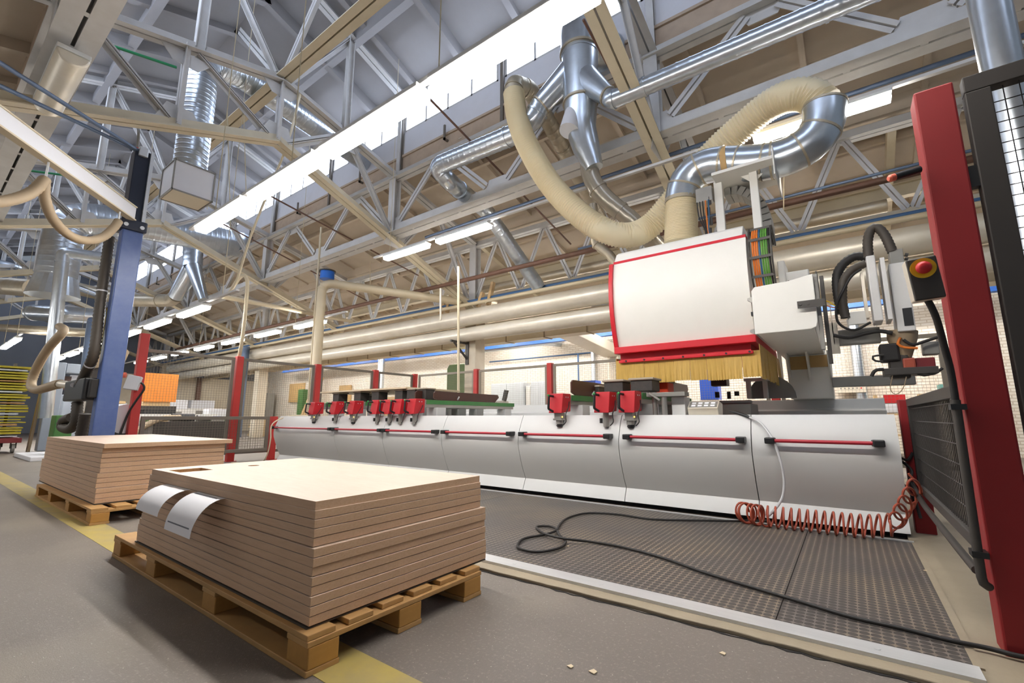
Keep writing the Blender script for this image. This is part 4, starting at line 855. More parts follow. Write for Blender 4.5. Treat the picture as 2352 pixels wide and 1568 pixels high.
# big vertical duct with the white outlet box beside the truss
bx_ = (-10.05, 2.85)
vd = thing('ventilation_duct', 'wide vertical spiral duct with white square outlet box, upper left', 'duct', (*bx_, 5.05))
duct('spiral_duct', '', '', [(*bx_, 5.7), (*bx_, 8.25), (bx_[0] - 0.2, 3.6, 8.55), (bx_[0] - 0.8, 7.45, 8.45)], 0.285, 'galvanised', 0.1, (0.45, 0.6), 0.45, parent=vd, n=32)
g = G().box(-10.38, 2.52, 5.16, -9.72, 3.18, 5.74)
ob = mk('outlet_box', g, 'light_box', vd, bevel=0.004)
g = G()
for x in (-10.385, -9.715):
    for y in (2.515, 3.185): g.box(x - 0.012, y - 0.012, 5.14, x + 0.012, y + 0.012, 5.75)
for z in (5.15, 5.745):
    for y in (2.515, 3.185): g.box(-10.395, y - 0.012, z - 0.012, -9.705, y + 0.012, z + 0.012)
    for x in (-10.385, -9.715): g.box(x - 0.012, 2.51, z - 0.012, x + 0.012, 3.19, z + 0.012)
mk('box_edging', g, 'mid_grey', ob)
mk('bottom_panel', G().box(-10.36, 2.54, 5.145, -9.74, 3.16, 5.158), 'steel_beige', ob)
p0, p1 = aY(126, 655, 2.4), aY(150, 530, 2.4)
v2 = thing('ventilation_duct', 'wide vertical spiral duct behind the blue crane post, with big elbow', 'duct', p0)
duct('spiral_duct', '', '', [p0, (p0.x, p0.y, p1.z + 0.55), (p0.x + 0.3, 4.2, p1.z + 0.8), (-18.4, 7.45, 7.6)], 0.48, 'galvanised', 0.16, (0.4, 0.52), 0.8, parent=v2, n=32)
mk('hopper', G().tube([p0 + V((0, 0, -0.35)), p0 + V((0, 0, 0.25))], [0.62, 0.49], 28), 'galvanised', v2)
# second forked duct far along the windows
E1 = aY(505, 545, 7.3); F1 = V((E1.x - 0.2, 6.4, E1.z + 0.1)); F2 = aY(442, 615, 6.4); F3 = aY(400, 688, 6.3)
f2 = thing('forked_duct', 'far galvanised forked duct dropping from the window wall, left of the lamps', 'duct', F2)
mk('elbow', G().tube(fillet([E1, F1, F2.lerp(F1, 0.5)], 0.6, 6), 0.34, 24), 'galvanised', f2, smooth=True)
mk('wall_collar', ring(G(), E1, (0, 1, 0), 0.36, 0.06, 0.08, 24), 'galvanised', f2, smooth=True)
mk('trunk', G().tube(even([F2.lerp(F1, 0.5), F2], 0.08), 0.34, 24, rf=lambda i: 0.34 + (0.01 if i % 3 == 0 else 0)), 'galvanised', f2, smooth=True)
mk('left_branch', G().tube([F2, F3.lerp(F2, 0.1)], [0.33, 0.27], 20), 'galvanised', f2, smooth=True)
mk('right_branch', G().tube([F2 + V((0.1, 0, 0)), aY(468, 690, 6.6)], [0.28, 0.17], 20), 'galvanised', f2, smooth=True)
duct('spiral_duct', 'grey duct bending from the far fork toward the blue crane post', 'duct', [F3.lerp(F2, 0.12), aY(392, 690, 6.3), aY(300, 690, 5.4), aY(200, 668, 4.2), aY(130, 650, 3.4)], 0.26, 'galvanised_dusty', 0.3, (0.2, 0.5), 0.5)
# ================================================================== SAFETY FENCE
def post(x, y, h, label, w=0.14, group='red fence posts', col='post_red_lit'):
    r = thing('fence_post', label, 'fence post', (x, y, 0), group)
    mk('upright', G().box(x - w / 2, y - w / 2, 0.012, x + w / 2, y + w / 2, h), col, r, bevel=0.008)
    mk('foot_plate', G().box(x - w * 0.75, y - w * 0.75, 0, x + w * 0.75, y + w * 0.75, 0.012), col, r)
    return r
def panel(p, q, z0, z1, label, m='frame_grey', fw=0.065, grid=0.05, wire=0.0035, gz=None, group='mesh fence panels', wm='wire_grey'):
    p, q = V((*p, 0)), V((*q, 0)); d = (q - p).normalized(); L = (q - p).length; r = thing('mesh_fence', label, 'fence panel', p.lerp(q, 0.5) + V((0, 0, z0)), group)
    g = G(); up = V((0, 0, 1))
    for z in (z0 + fw / 2, z1 - fw / 2): g.bar(p + up * z, q + up * z, fw * 0.7, fw)
    for e in (p + d * fw / 2, q - d * fw / 2): g.bar(e + up * (z0 + fw), e + up * (z1 - fw), fw, fw * 0.7, up=(-d.y, d.x, 0))
    mk('frame', g, m, r, bevel=0.004)
    g = G(); n = int((L - 2 * fw) / grid); gz = gz or grid; k = int((z1 - z0 - 2 * fw) / gz)
    for i in range(1, n + 1):
        c = p + d * (fw + i * grid); g.bar(c + up * (z0 + fw), c + up * (z1 - fw), wire, wire, up=(d.x, d.y, 0))
    for i in range(1, k + 1):
        g.bar(p + d * fw + up * (z0 + fw + i * gz), q - d * fw + up * (z0 + fw + i * gz), wire, wire)
    mk('wire_mesh', g, wm, r)
    return r
FX, FB = -11.0, 9.75
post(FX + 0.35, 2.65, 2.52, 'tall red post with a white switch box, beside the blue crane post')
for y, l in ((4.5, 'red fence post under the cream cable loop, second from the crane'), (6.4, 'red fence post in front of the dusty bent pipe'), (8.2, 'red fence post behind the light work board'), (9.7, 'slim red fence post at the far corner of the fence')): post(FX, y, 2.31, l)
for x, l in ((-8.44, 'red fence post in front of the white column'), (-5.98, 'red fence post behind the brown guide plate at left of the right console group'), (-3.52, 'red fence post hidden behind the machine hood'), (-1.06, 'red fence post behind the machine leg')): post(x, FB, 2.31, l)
py = [2.65, 4.5, 6.4, 8.2, 9.7]; PL = ['between the tall red post and the second post', 'in front of the far left column', 'left of the light work board', 'at the far corner on the left side']
for i in range(4): panel((FX, py[i] + 0.09), (FX, py[i + 1] - 0.09), 0.15, 2.28, 'grey-framed wire mesh panel ' + PL[i], wire=0.0035, wm='wire_light')
px = [-10.95, -8.44, -5.98, -3.52, -1.06, 1.4]; PB = ['in front of the green band saw', 'in front of the grey cabinets', 'left of the machine hood, before the white brick wall', 'behind the machine hood', 'behind the machine leg and the tool head']
for i in range(5): panel((px[i] + 0.09, FB), (px[i + 1] - 0.09, FB), 0.15, 2.28, 'grey-framed wire mesh panel ' + PB[i], m='frame_light', wire=0.003, wm='wire_light')
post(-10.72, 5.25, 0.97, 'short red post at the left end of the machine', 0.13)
panel((-10.72, 2.78), (-10.72, 5.15), 0.2, 0.97, 'low mesh gate left of the machine, in front of dark cabinet', fw=0.07, grid=0.055, wire=0.004)
# right side
NX, NY = 0.475, 2.80
post(NX, NY, 2.50, 'large red post close to the camera at right', 0.14, col='post_red_shaded')
post(0.415, 5.15, 1.10, 'low red post at the right end of the machine', 0.13, col='post_red_shaded')
panel((0.42, 2.95), (0.42, 5.05), 0.36, 1.10, 'low mesh panel at right between the two red posts', m='dark_steel', fw=0.06, grid=0.05, gz=0.1, wire=0.005, wm='dark_steel')
dr = thing('mesh_door', 'dark framed mesh door beside the large red post at the right edge', 'mesh door', (1.25, 2.76, 0.1))
g = G().box(0.575, 2.73, 0.18, 0.66, 2.79, 2.42).box(0.575, 2.73, 2.42, 1.95, 2.79, 2.5).box(1.87, 2.73, 0.18, 1.95, 2.79, 2.42).box(0.575, 2.73, 0.1, 1.95, 2.79, 0.18)
mk('door_frame', g, 'frame_black', dr, bevel=0.004)
g = G()
for i in range(24): g.box(0.70 + i * 0.05, 2.758, 0.18, 0.7035 + i * 0.05, 2.7615, 2.42)
for i in range(44): g.box(0.66, 2.7615, 0.2 + i * 0.05, 1.87, 2.765, 0.2035 + i * 0.05)
mk('wire_mesh', g, 'black_rubber', dr)
for z in (0.5, 2.02): mk('hinge', G().box(0.54, 2.74, z - 0.05, 0.58, 2.78, z + 0.05), 'black_plastic', dr)
h = thing('latch_handle', 'black handle with orange tip sticking out of the large red post', 'handle', aY(2080, 402, 2.68))
a, b = aY(2040, 411, 2.66), aY(2112, 389, 2.72)
mk('grip', G().tube([a.lerp(b, 0.18), b], 0.017, 12), 'black_plastic', h, smooth=True)
mk('tip', G().tube([a, a.lerp(b, 0.06), a.lerp(b, 0.2)], [0.01, 0.0175, 0.0175], 12), 'tip_orange', h, smooth=True)
es = thing('emergency_stop_box', 'emergency stop box with red mushroom button on yellow disc', 'stop button', (0.33, 2.6, 1.43))
q = [aY(2078, 600, 2.56), aY(2146, 587, 2.56), aY(2167, 681, 2.56), aY(2101, 692, 2.56)]
tl, tr, br, bl = q; nr = V((-0.20, -0.95, -0.12)).normalized(); ex = (tr - tl).normalized(); nr = (nr - ex * nr.dot(ex)).normalized(); ey = ex.cross(nr) * -1
W_ = (tr - tl).length * 1.02; H_ = (tl - bl).length
def ep(u, v, n): return tl + ex * (u * W_) + (bl - tl).normalized() * (v * H_) + nr * n
mk('cover', G().slab([ep(0, 0, 0), ep(1, 0, 0), ep(1, 1, 0), ep(0, 1, 0)], nr, 0.02), 'frame_black', es, bevel=0.005)
mk('box_body', G().slab([ep(-.01, -.01, -0.11), ep(1.01, -.01, -0.11), ep(1.01, 1.01, -0.11), ep(-.01, 1.01, -0.11)], nr, 0.11), 'lag_white', es, bevel=0.006)
c = ep(0.5, 0.26, 0.02)
disc = mk('yellow_disc', G().cyl(c, c + nr * 0.006, 0.043, 28), 'estop_yellow', es, smooth=True)
mk('push_button', G().tube([c + nr * 0.006, c + nr * 0.02, c + nr * 0.021, c + nr * 0.036, c + nr * 0.043], [0.018, 0.018, 0.027, 0.024, 0.012], 24), 'estop_red', es, smooth=True, angle=50)
c1 = ep(0.5, 1.0, -0.06)
pp = smooth_path([c1, c1 + V((0.02, 0.02, -0.07)), aY(2170, 800, 2.68), aY(2187, 870, 2.7), aY(2215, 1060, 2.7), aY(2252, 1310, 2.7), aY(2258, 1338, 2.7), aY(2272, 1348, 2.72)], 0.03)
k = int(len(pp) * 0.36)
cc = thing('conduit_cable', 'dark conduit hanging from the emergency stop box along the red post', 'cable', pp[k])
mk('cable', G().tube(pp[:k + 1], 0.013, 10), 'black_rubber', cc, smooth=True)
mk('conduit', G().tube(pp[k:], 0.0165, 12), 'dark_steel', cc, smooth=True)
for t in (0.4, 0.88):
    p = pp[int(t * (len(pp) - 1))]; mk('bracket', G().box(p.x - 0.02, p.y - 0.02, p.z - 0.012, p.x + 0.03, p.y + 0.05, p.z + 0.012), 'black_plastic', cc)
mk('floor_conduit', G().tube(smooth_path([(0.36, 5.0, 0.42), (0.375, 4.6, 0.33), (0.385, 4.2, 0.3), (0.385, 3.4, 0.29), (0.39, 2.95, 0.28)], 0.05), 0.018, 10), 'dark_steel', label='grey conduit running low along the right mesh panel', cat='conduit', smooth=True)
# ================================================================== CABLES AND HOSES ON THE MAT
Z = 0.042
def fz(x, y, z=Z): return aZ(x, y, z)
pts = [fz(1760, 1195), fz(1700, 1196), fz(1620, 1195), fz(1500, 1192), fz(1420, 1181), fz(1350, 1178), fz(1302, 1190), fz(1281, 1212), fz(1285, 1228, .05), fz(1299, 1243), fz(1284, 1258), fz(1235, 1267), fz(1196, 1260), fz(1189, 1250), fz(1205, 1236), fz(1255, 1226), fz(1279, 1216, .05), fz(1262, 1208), fz(1233, 1209), fz(1240, 1219), fz(1262, 1229, .055), fz(1300, 1237, .06), fz(1360, 1244), fz(1430, 1256), fz(1520, 1280), fz(1620, 1315), fz(1740, 1352), fz(1850, 1385), fz(1960, 1418), fz(2080, 1445), fz(2180, 1470), fz(2270, 1488), fz(2350, 1508), fz(2500, 1530)]
mk('floor_cable', G().tube(smooth_path(pts, 0.02), 0.0092, 10), 'black_rubber', smooth=True, label='black cable lying looped on the studded mat toward the right corner', cat='cable')
# red coil hose: a loose clump and a spring along the machine foot
pc = []
for i in range(16 * 7):
    t = i / 16; c = V((-0.86 + t * 0.028, 4.60 - 0.01 * t, 0.118)); a = 2 * math.pi * t; til = 0.75 - 0.07 * t
    pc.append(c + V((math.sin(til) * 0.09 * math.cos(a) + 0.02 * math.sin(t * 2), 0.02 * math.cos(a * 1.0 + 1) * 1 + 0.05 * math.cos(a) * math.cos(til), 0.087 * math.sin(a))))
last = pc[-1]; n2 = 15
for i in range(16 * n2):
    t = i / 16; u = t / n2
    cx = -0.66 + u * 0.86; cyy = 4.55 + 0.05 * u; cz = 0.116 + (0.0 if u < 0.72 else (u - 0.72) ** 2 * 0.5)
    a = 2 * math.pi * t; pc.append(V((cx + 0.012 * math.sin(a), cyy + 0.075 * math.cos(a), cz + 0.085 * math.sin(a))))
m0 = pc[-1]
for i in range(16 * 5):
    t = i / 16; u = t / 5
    c = V((0.20 + 0.17 * u, 4.6 + 0.10 * u, 0.155 + 0.30 * u)); a = 2 * math.pi * t
    pc.append(c + V((0.05 * math.cos(a), 0.08 * math.cos(a + 0.6), 0.08 * math.sin(a))))
pc += [V((0.33, 4.75, 0.52)), V((0.30, 4.9, 0.5))]
mk('coil_hose', G().tube(smooth_path(pc[::2], 0.022), 0.0085, 8), 'coil_red', smooth=True, label='red-brown spiral air hose along the foot of the machine', cat='hose')
ag = thing('air_hose', 'pale clear air hose with black nozzle hanging over the machine front', 'hose', aY(1760, 1000, 4.7))
ah = smooth_path([aY(1722, 958, 4.82), aY(1748, 972, 4.76), aY(1775, 1010, 4.70), aY(1793, 1060, 4.68), aY(1801, 1105, 4.68), aY(1796, 1145, 4.66), aY(1775, 1175, 4.6), aY(1762, 1186, 4.58)], 0.03)
mk('hose', G().tube(ah, 0.011, 10), 'air_hose_clear', ag, smooth=True)
mk('nozzle', G().tube([aY(1676, 944, 4.9), aY(1690, 947, 4.88), aY(1706, 952, 4.85), aY(1722, 958, 4.82)], [0.006, 0.016, 0.014, 0.012], 10), 'black_plastic', ag, smooth=True)
yc = smooth_path([(-9.2, 5.2, 0.985), (-9.45, 4.95, 0.975), (-9.55, 4.66, 0.82), (-9.5, 4.62, 0.5), (-9.55, 4.6, 0.2), (-9.75, 4.55, 0.03), (-10.4, 4.3, 0.02)], 0.05)
mk('floor_cable', G().tube(yc, 0.013, 8), 'pipe_cream', smooth=True, label='cream cable hanging over the left end of the machine', cat='cable')
for i, pq in enumerate(([(0.31, 5.0, 0.62), (0.36, 5.06, 0.6), (0.40, 5.08, 0.66)], [(0.31, 5.1, 0.6), (0.37, 5.0, 0.52), (0.33, 4.95, 0.42)], [(0.31, 5.1, 0.4), (0.36, 5.0, 0.3), (0.38, 4.95, 0.16)])):
    mk('short_cable', G().tube(smooth_path(pq, 0.02), 0.011, 8), 'black_rubber', smooth=True, label=['black cable from the machine end to the low red post', 'black cable hanging down at the right end of the machine', 'lowest black cable behind the red coil hose'][i], cat='cable')
# scraps of wood and paper on the floor
for i, (x, y, s) in enumerate(((1362, 1542, 5), (1660, 1500, 4), (1590, 1196, 6), (1305, 1254, 3), (2125, 1310, 3), (1310, 1530, 4))):
    p = aZ(x, y, 0.002 if i in (0, 1, 5) else 0.03); d = s * 0.003
    mk('wood_scrap', G().slab([p + V((-d, -d * .6, 0)), p + V((d * .8, -d, 0)), p + V((d, d * .4, 0)), p + V((-d * .3, d, 0))], (0.1, 0, 1), 0.003), 'workboard', label=['pale scrap on the asphalt at the bottom centre', 'small pale scrap right of the first on the asphalt', 'wood splinter on the black cable in front of the machine', 'tiny chip beside the cable loop', 'chip at the right edge of the mat', 'flat grey fleck left of the pale scrap'][i], cat='scrap')
# ================================================================== TOOL HEAD AT THE RIGHT OF THE GANTRY
th_ = thing('spindle_unit', 'white spindle unit with dark tooling hanging right of the machine hood', 'tool head', aY(2050, 750, 5.6))
TY = 5.6
def bx2(g, x0, y0, x1, y1, Y, dep):
    a, b = aY(x0, y0, Y), aY(x1, y1, Y); return g.box(a.x, Y, b.z, b.x, Y + dep, a.z)
mk('front_cover', bx2(G(), 1988, 588, 2030, 735, TY, 0.3), 'cabinet_white', th_, bevel=0.01)
mk('cover_edge', bx2(G(), 2031, 590, 2040, 733, TY + 0.02, 0.3), 'cabinet_white', th_, bevel=0.004)
mk('back_plate', bx2(G(), 1983, 625, 1989, 730, TY + 0.1, 0.1), 'lag_white', th_)
mk('motor_housing', bx2(G(), 2040, 606, 2105, 758, TY + 0.1, 0.35), 'cabinet_white', th_, bevel=0.01)
mk('opening', bx2(G(), 2072, 708, 2100, 746, TY + 0.092, 0.012), 'black_plastic', th_)
mk('terminal_box', bx2(G(), 2042, 575, 2078, 604, TY + 0.12, 0.2), 'mid_grey', th_, bevel=0.004)
mk('cable_gland', G().cyl(aY(2078, 585, TY + 0.15), aY(2086, 586, TY + 0.15), 0.018, 10).cyl(aY(2078, 594, TY + 0.15), aY(2086, 595, TY + 0.15), 0.015, 10), 'dark_steel', th_)
def hose(pts, r, m, lab=None, n=12, rib=False):
    P = smooth_path(pts, 0.018 if rib else 0.03)
    return mk('hose', G().tube(P, r, n, rf=hosepath_r(r, 0.003, 2) if rib else None), m, th_, smooth=True, angle=80)
hose([aY(1995, 590, 5.75), aY(1993, 555, 5.75), aY(2000, 528, 5.75), aY(2015, 523, 5.75), aY(2032, 540, 5.75), aY(2050, 578, 5.75)], 0.042, 'hose_dark', rib=True)
hose([aY(1992, 590, 5.9), aY(1960, 590, 5.9), aY(1930, 615, 5.9), aY(1922, 650, 5.9), aY(1932, 720, 5.9)], 0.045, 'black_rubber', rib=True)
hose([aY(1988, 605, 5.7), aY(1960, 618, 5.7), aY(1938, 645, 5.7), aY(1935, 690, 5.7), aY(1942, 730, 5.7)], 0.04, 'hose_dark', rib=True)
hose([aY(1978, 618, 5.65), aY(1955, 635, 5.65), aY(1935, 670, 5.65), aY(1922, 700, 5.65), aY(1925, 740, 5.65), aY(1960, 758, 5.65), aY(2000, 740, 5.65)], 0.012, 'black_rubber')
mk('cross_plate', bx2(G(), 1945, 717, 1992, 742, TY + 0.1, 0.04), 'hood_white', th_, bevel=0.004)
mk('support_arm', bx2(G(), 1905, 760, 2025, 785, TY + 0.35, 0.12), 'mid_grey', th_, bevel=0.01)
mk('mount_plate', bx2(G(), 1905, 700, 1918, 790, TY + 0.2, 0.06).box(*aY(1908, 812, TY + .2), *(aY(1922, 740, TY + .2) + V((0, .05, 0)))), 'lag_white', th_)
mk('spindle_nose', G().tube([aY(2072, 760, TY + 0.25), aY(2072, 776, TY + 0.25), aY(2074, 800, TY + 0.25), aY(2076, 822, TY + 0.25)], [0.12, 0.12, 0.09, 0.06], 18), 'hose_brown', th_, smooth=True)
mk('tool_block', bx2(G(), 2018, 790, 2070, 828, TY + 0.15, 0.2), 'black_rubber', th_, bevel=0.02)
mk('tool_block', bx2(G(), 2040, 815, 2095, 868, TY + 0.18, 0.22), 'dark_steel', th_, bevel=0.02)
mk('red_motor', bx2(G(), 2100, 822, 2152, 850, TY + 0.2, 0.14), 'cart_red', th_, bevel=0.01)
mk('red_motor', bx2(G(), 2072, 822, 2106, 846, TY + 0.16, 0.14), 'coil_red', th_, bevel=0.015)
mk('grey_motor', bx2(G(), 2118, 785, 2160, 812, TY + 0.2, 0.14), 'mid_grey', th_, bevel=0.008)
mk('tool_plate', bx2(G(), 2030, 846, 2158, 856, TY + 0.1, 0.3), 'dark_steel', th_, bevel=0.004)
for pts, r, m in (([(2068, 775), (2062, 790), (2080, 798), (2108, 799)], .012, 'cable_orange'), ([(2075, 780), (2095, 792), (2120, 785), (2160, 772)], .014, 'black_rubber'), ([(1915, 770), (1950, 775), (1990, 765), (2020, 760), (2050, 765)], .02, 'black_rubber'), ([(2030, 815), (2005, 818), (2008, 828), (2028, 830)], .01, 'black_rubber'), ([(2030, 848), (2010, 850), (2002, 864)], .016, 'black_rubber'), ([(2105, 855), (2120, 862), (2150, 855), (2165, 845)], .012, 'black_rubber'), ([(2050, 862), (2045, 895), (2060, 906), (2075, 890), (2082, 865)], .004, 'hose_brown'), ([(1890, 690), (1905, 693), (1918, 702), (1935, 700)], .006, 'estop_yellow'), ([(1892, 700), (1910, 705), (1925, 708)], .006, 'cable_orange')):
    hose([aY(x, y, TY + 0.12) for x, y in pts], r, m, n=8)
mk('cross_beam', bx2(G(), 1910, 866, 2105, 882, 7.2, 0.15), 'mid_grey', gan, bevel=0.006)
# ================================================================== LEFT: CRANE, CONTROLS, RACK
CXX = -8.82; jr = thing('jib_crane', 'tall blue jib crane post with white arm and tie rods at left', 'crane', (CXX, 2.0, 0))
zc = 3.87
mk('lower_post', G().box(CXX - 0.2, 1.74, 0, CXX, 2.0, zc), 'jib_blue', jr, bevel=0.015)
mk('upper_post', G().box(CXX - 0.30, 1.76, zc, CXX - 0.04, 1.96, 5.25), 'jib_dark', jr, bevel=0.01)
mk('post_edge', G().box(CXX - 0.05, 1.955, zc, CXX - 0.0, 2.0, 5.27), 'alu', jr); mk('post_edge', G().box(CXX - 0.30, 1.955, zc, CXX - 0.26, 2.0, 5.27), 'alu', jr)
mk('head_bracket', G().box(CXX - 0.3, 1.70, zc - 0.02, CXX + 0.05, 2.03, zc + 0.16), 'jib_dark', jr, bevel=0.02)
for y in (1.76, 1.96): mk('bolt', G().cyl((CXX + 0.05, y, zc + 0.05), (CXX + 0.07, y, zc + 0.05), 0.03, 10), 'alu', jr)
A0 = aZ(306, 490, 4.12); A1 = aZ(-150, 163, 4.12); dA = (A1 - A0).normalized()
mk('arm', G().bar(A0, A1, 0.07, 0.2), 'light_box', jr, bevel=0.006)
mk('arm_flange', G().bar(A0 + V((0, 0, -0.11)), A1 + V((0, 0, -0.11)), 0.11, 0.02).bar(A0 + V((0, 0, 0.1)), A1 + V((0, 0, 0.1)), 0.1, 0.015), 'steel_beige', jr)
TP = V((CXX - 0.12, 1.86, 5.24)); mk('tie_bracket', G().box(TP.x - 0.1, 1.8, TP.z - 0.1, TP.x + 0.12, 1.92, TP.z + 0.06), 'alu', jr, bevel=0.01)
for (x, y) in ((-120, 68), (-120, 140)): mk('tie_rod', G().cyl(TP, aZ(x, y, TP.z - (0.35 if y > 100 else 0.25)), 0.028, 12), 'conduit_blue', jr, smooth=True)
mk('warning_strip', G().box(CXX - 0.205, 1.735, 1.9, CXX - 0.19, 1.742, 2.6), 'tape_yellow', jr)
rc = thing('rope_cable', 'grey cable with red and white tip dropping onto the crane post top', 'cable', aY(312, 340, 2.0))
mk('cable', G().tube(smooth_path([aY(290, 272, 1.9), aY(308, 272, 1.87), aY(318, 300, 1.86), aY(316, 340, 1.86)], 0.05), 0.02, 8), 'mid_grey', rc, smooth=True)
mk('tip', G().cyl(aY(316, 340, 1.86), aY(314, 362, 1.86), 0.026, 8), 'estop_red', rc); mk('lower_tip', G().cyl(aY(314, 362, 1.86), TP, 0.026, 8), 'light_box', rc)
def aA(x, y, off=0.0):                     # a point under the arm: on the vertical plane through the arm
    n = V((-dA.y, dA.x, 0)); d = _ray(x, y); t = (A0 - V((0, 0, CAMZ))).dot(n) / d.dot(n); return V((0, 0, CAMZ)) + d * t
h1 = smooth_path([aA(-90, 440), aA(-30, 462), aA(20, 460), aA(70, 443), aA(104, 412)], 0.03)
h2 = smooth_path([aA(102, 415), aA(103, 455), aA(120, 500), aA(155, 537), aA(195, 552), aA(235, 545), aA(262, 522), aA(272, 508)], 0.03)
fh = thing('festoon_hose', 'brown dust hose hung in loops under the crane arm', 'hose', h2[0])
mk('hose', G().tube(h1, 0.06, 14, rf=hosepath_r(0.06, 0.003, 2)), 'hose_brown', fh, smooth=True, angle=80)
mk('hose', G().tube(h2, 0.055, 14, rf=hosepath_r(0.055, 0.002, 2)), 'hose_brown', fh, smooth=True, angle=80)
for p in (h1[-1], h2[-1]): mk('hook_chain', G().cyl(p + V((0, 0, 0.03)), p + V((0.02, 0, 0.26)), 0.012, 6), 'alu', fh)
ph = smooth_path([aY(252, 545, 1.68), aY(238, 640, 1.66), aY(226, 730, 1.66), aY(216, 810, 1.65), aY(200, 850, 1.65), aY(186, 880, 1.66)], 0.03)
cc = thing('post_hose', 'dark ribbed hose running down the side of the blue crane post', 'hose', ph[-1])
mk('ribbed_hose', G().tube(ph, 0.065, 14, rf=hosepath_r(0.065, 0.006, 2)), 'hose_dark', cc, smooth=True, angle=80)
for i in (0.35, 0.8): j = int(i * len(ph)); mk('cable_tie', ring(G(), ph[j], ph[j + 1] - ph[j], 0.066, 0.02, 0.006, 14), 'light_box', cc)
vv = thing('vacuum_valve', 'black valve box with hose fittings on the left of the crane post', 'valve', aY(180, 920, 1.7))
a, b = aY(160, 876, 1.65), aY(197, 918, 1.65)
mk('valve_body', G().box(a.x, 1.6, b.z, b.x, 1.82, a.z), 'black_plastic', vv, bevel=0.02)
mk('valve_cover', G().box(b.x + 0.0, 1.65, b.z + 0.03, b.x + 0.12, 1.80, a.z - 0.02), 'black_rubber', vv, bevel=0.015)
mk('bracket', G().box(b.x + 0.1, 1.72, (a.z + b.z) / 2 - 0.05, CXX - 0.15, 1.82, (a.z + b.z) / 2 + 0.1), 'jib_dark', vv)
mk('badge', G().cyl(aY(168, 884, 1.595), aY(168, 884, 1.60), 0.035, 14), 'light_box', vv)
c0 = aY(160, 884, 1.7); hb = smooth_path([c0, aY(135, 882, 1.65), aY(110, 889, 1.6), aY(85, 895, 1.6), aY(72, 886, 1.6), aY(78, 860, 1.62), aY(95, 825, 1.65), aY(115, 795, 1.7), aY(138, 770, 1.75), aY(146, 757, 1.8), aY(138, 750, 1.85)], 0.025)
bh = thing('suction_hose', 'brown ribbed hose looping out left from the black valve box', 'hose', hb[4])
mk('cuff', G().tube(hb[:int(len(hb) * .1)], 0.062, 14), 'lag_white', bh, smooth=True)
mk('ribbed_hose', G().tube(hb[int(len(hb) * .09):], 0.075, 14, rf=hosepath_r(0.074, 0.006, 2)), 'hose_brown', bh, smooth=True, angle=80)
lh = smooth_path([aY(178, 925, 1.7), aY(176, 955, 1.7), aY(172, 975, 1.7), aY(158, 985, 1.68), aY(143, 979, 1.66), aY(148, 965, 1.66), aY(165, 958, 1.7)], 0.025)
b2 = thing('suction_hose', 'dark ribbed hose below the black valve box, coiled near the crane foot', 'hose', lh[2])
mk('ribbed_hose', G().tube(lh, 0.07, 14, rf=hosepath_r(0.068, 0.006, 2)), 'hose_dark', b2, smooth=True, angle=80)
mk('ribbed_hose', G().tube(smooth_path([aY(196, 950, 1.75), aY(190, 980, 1.75), aY(184, 1010, 1.75)], 0.025), 0.07, 14, rf=hosepath_r(0.07, 0.006, 2)), 'hose_dark', b2, smooth=True, angle=80)
# white roller beside the crane, switch box on the tall red post
rd = thing('white_drum', 'white drum on its side behind the crane foot', 'drum', aY(270, 985, 2.45))
a = aY(252, 962, 2.42); mk('shell', G().cyl(a, a + V((0.36, 0.14, 0)), 0.27, 28), 'light_box', rd, smooth=True, angle=50)
mk('hub', G().cyl(a + V((-0.03, -0.02, 0)), a + V((0.01, 0.01, 0)), 0.21, 20).cyl(a + V((-0.12, -0.08, 0)), a, 0.06, 12), 'black_plastic', rd)
mk('stand', G().box(a.x - 0.05, a.y - 0.05, 0, a.x + 0.4, a.y + 0.2, a.z - 0.26), 'dark_steel', rd)
sb = thing('switch_box', 'white switch box with red button tied to the tall red post at left', 'switch', aY(308, 880, 2.5))
a = aX(307, 879, -10.56); nr = V((0.85, -0.45, 0.1)).normalized(); ex = V((0.45, 0.85, 0)).normalized() ; uz = V((0.12, 0.1, 1)).normalized()
mk('box', G().slab([a - ex * .11 - uz * .12, a + ex * .10 - uz * .15, a + ex * .12 + uz * .10, a - ex * .09 + uz * .14], nr, 0.1), 'light_box', sb, bevel=0.01)
mk('button', G().cyl(a - ex * .13 + uz * .13 + nr * 0.05, a - ex * .2 + uz * .13 + nr * 0.05, 0.05, 12), 'tip_orange', sb)
mk('cable', G().tube(smooth_path([a + ex * .12 + nr * .06, a + ex * .2 - uz * .1 + nr * .06, a + ex * .12 - uz * .35 + nr * .04, a + ex * .05 - uz * .6, a + ex * .02 - uz * 1.2], 0.05), 0.018, 8), 'black_rubber', sb, smooth=True)
# grey machine frame, rack of yellow sticks on a red cart, slab on the floor
gf_ = thing('grey_machine_frame', 'grey steel frame of a machine standing left of the crane post', 'machine', (-18.4, 2.7, 0))
mk('frame_post', G().box(-18.6, 2.5, 0.02, -18.2, 2.82, 2.52), 'grey_paint', gf_, bevel=0.02)
mk('frame_beam', G().box(-18.5, 2.82, 2.22, -18.2, 3.45, 2.5), 'grey_paint', gf_, bevel=0.02)
mk('foot_step', G().box(-18.3, 2.82, 0.7, -18.0, 3.0, 0.9), 'grey_paint', gf_)
mk('side_board', G().bar((-18.62, 2.38, 0.0), (-18.62, 2.46, 2.0), 0.22, 0.06, up=(0, 1, 0)), 'hose_brown', gf_)
mk('white_door', G().box(-18.7, 3.0, 1.5, -18.62, 3.5, 2.2), 'light_box', gf_)
mk('brown_panel', G().box(-18.6, 2.84, 1.75, -18.56, 3.02, 2.15), 'phenolic_brown', gf_)
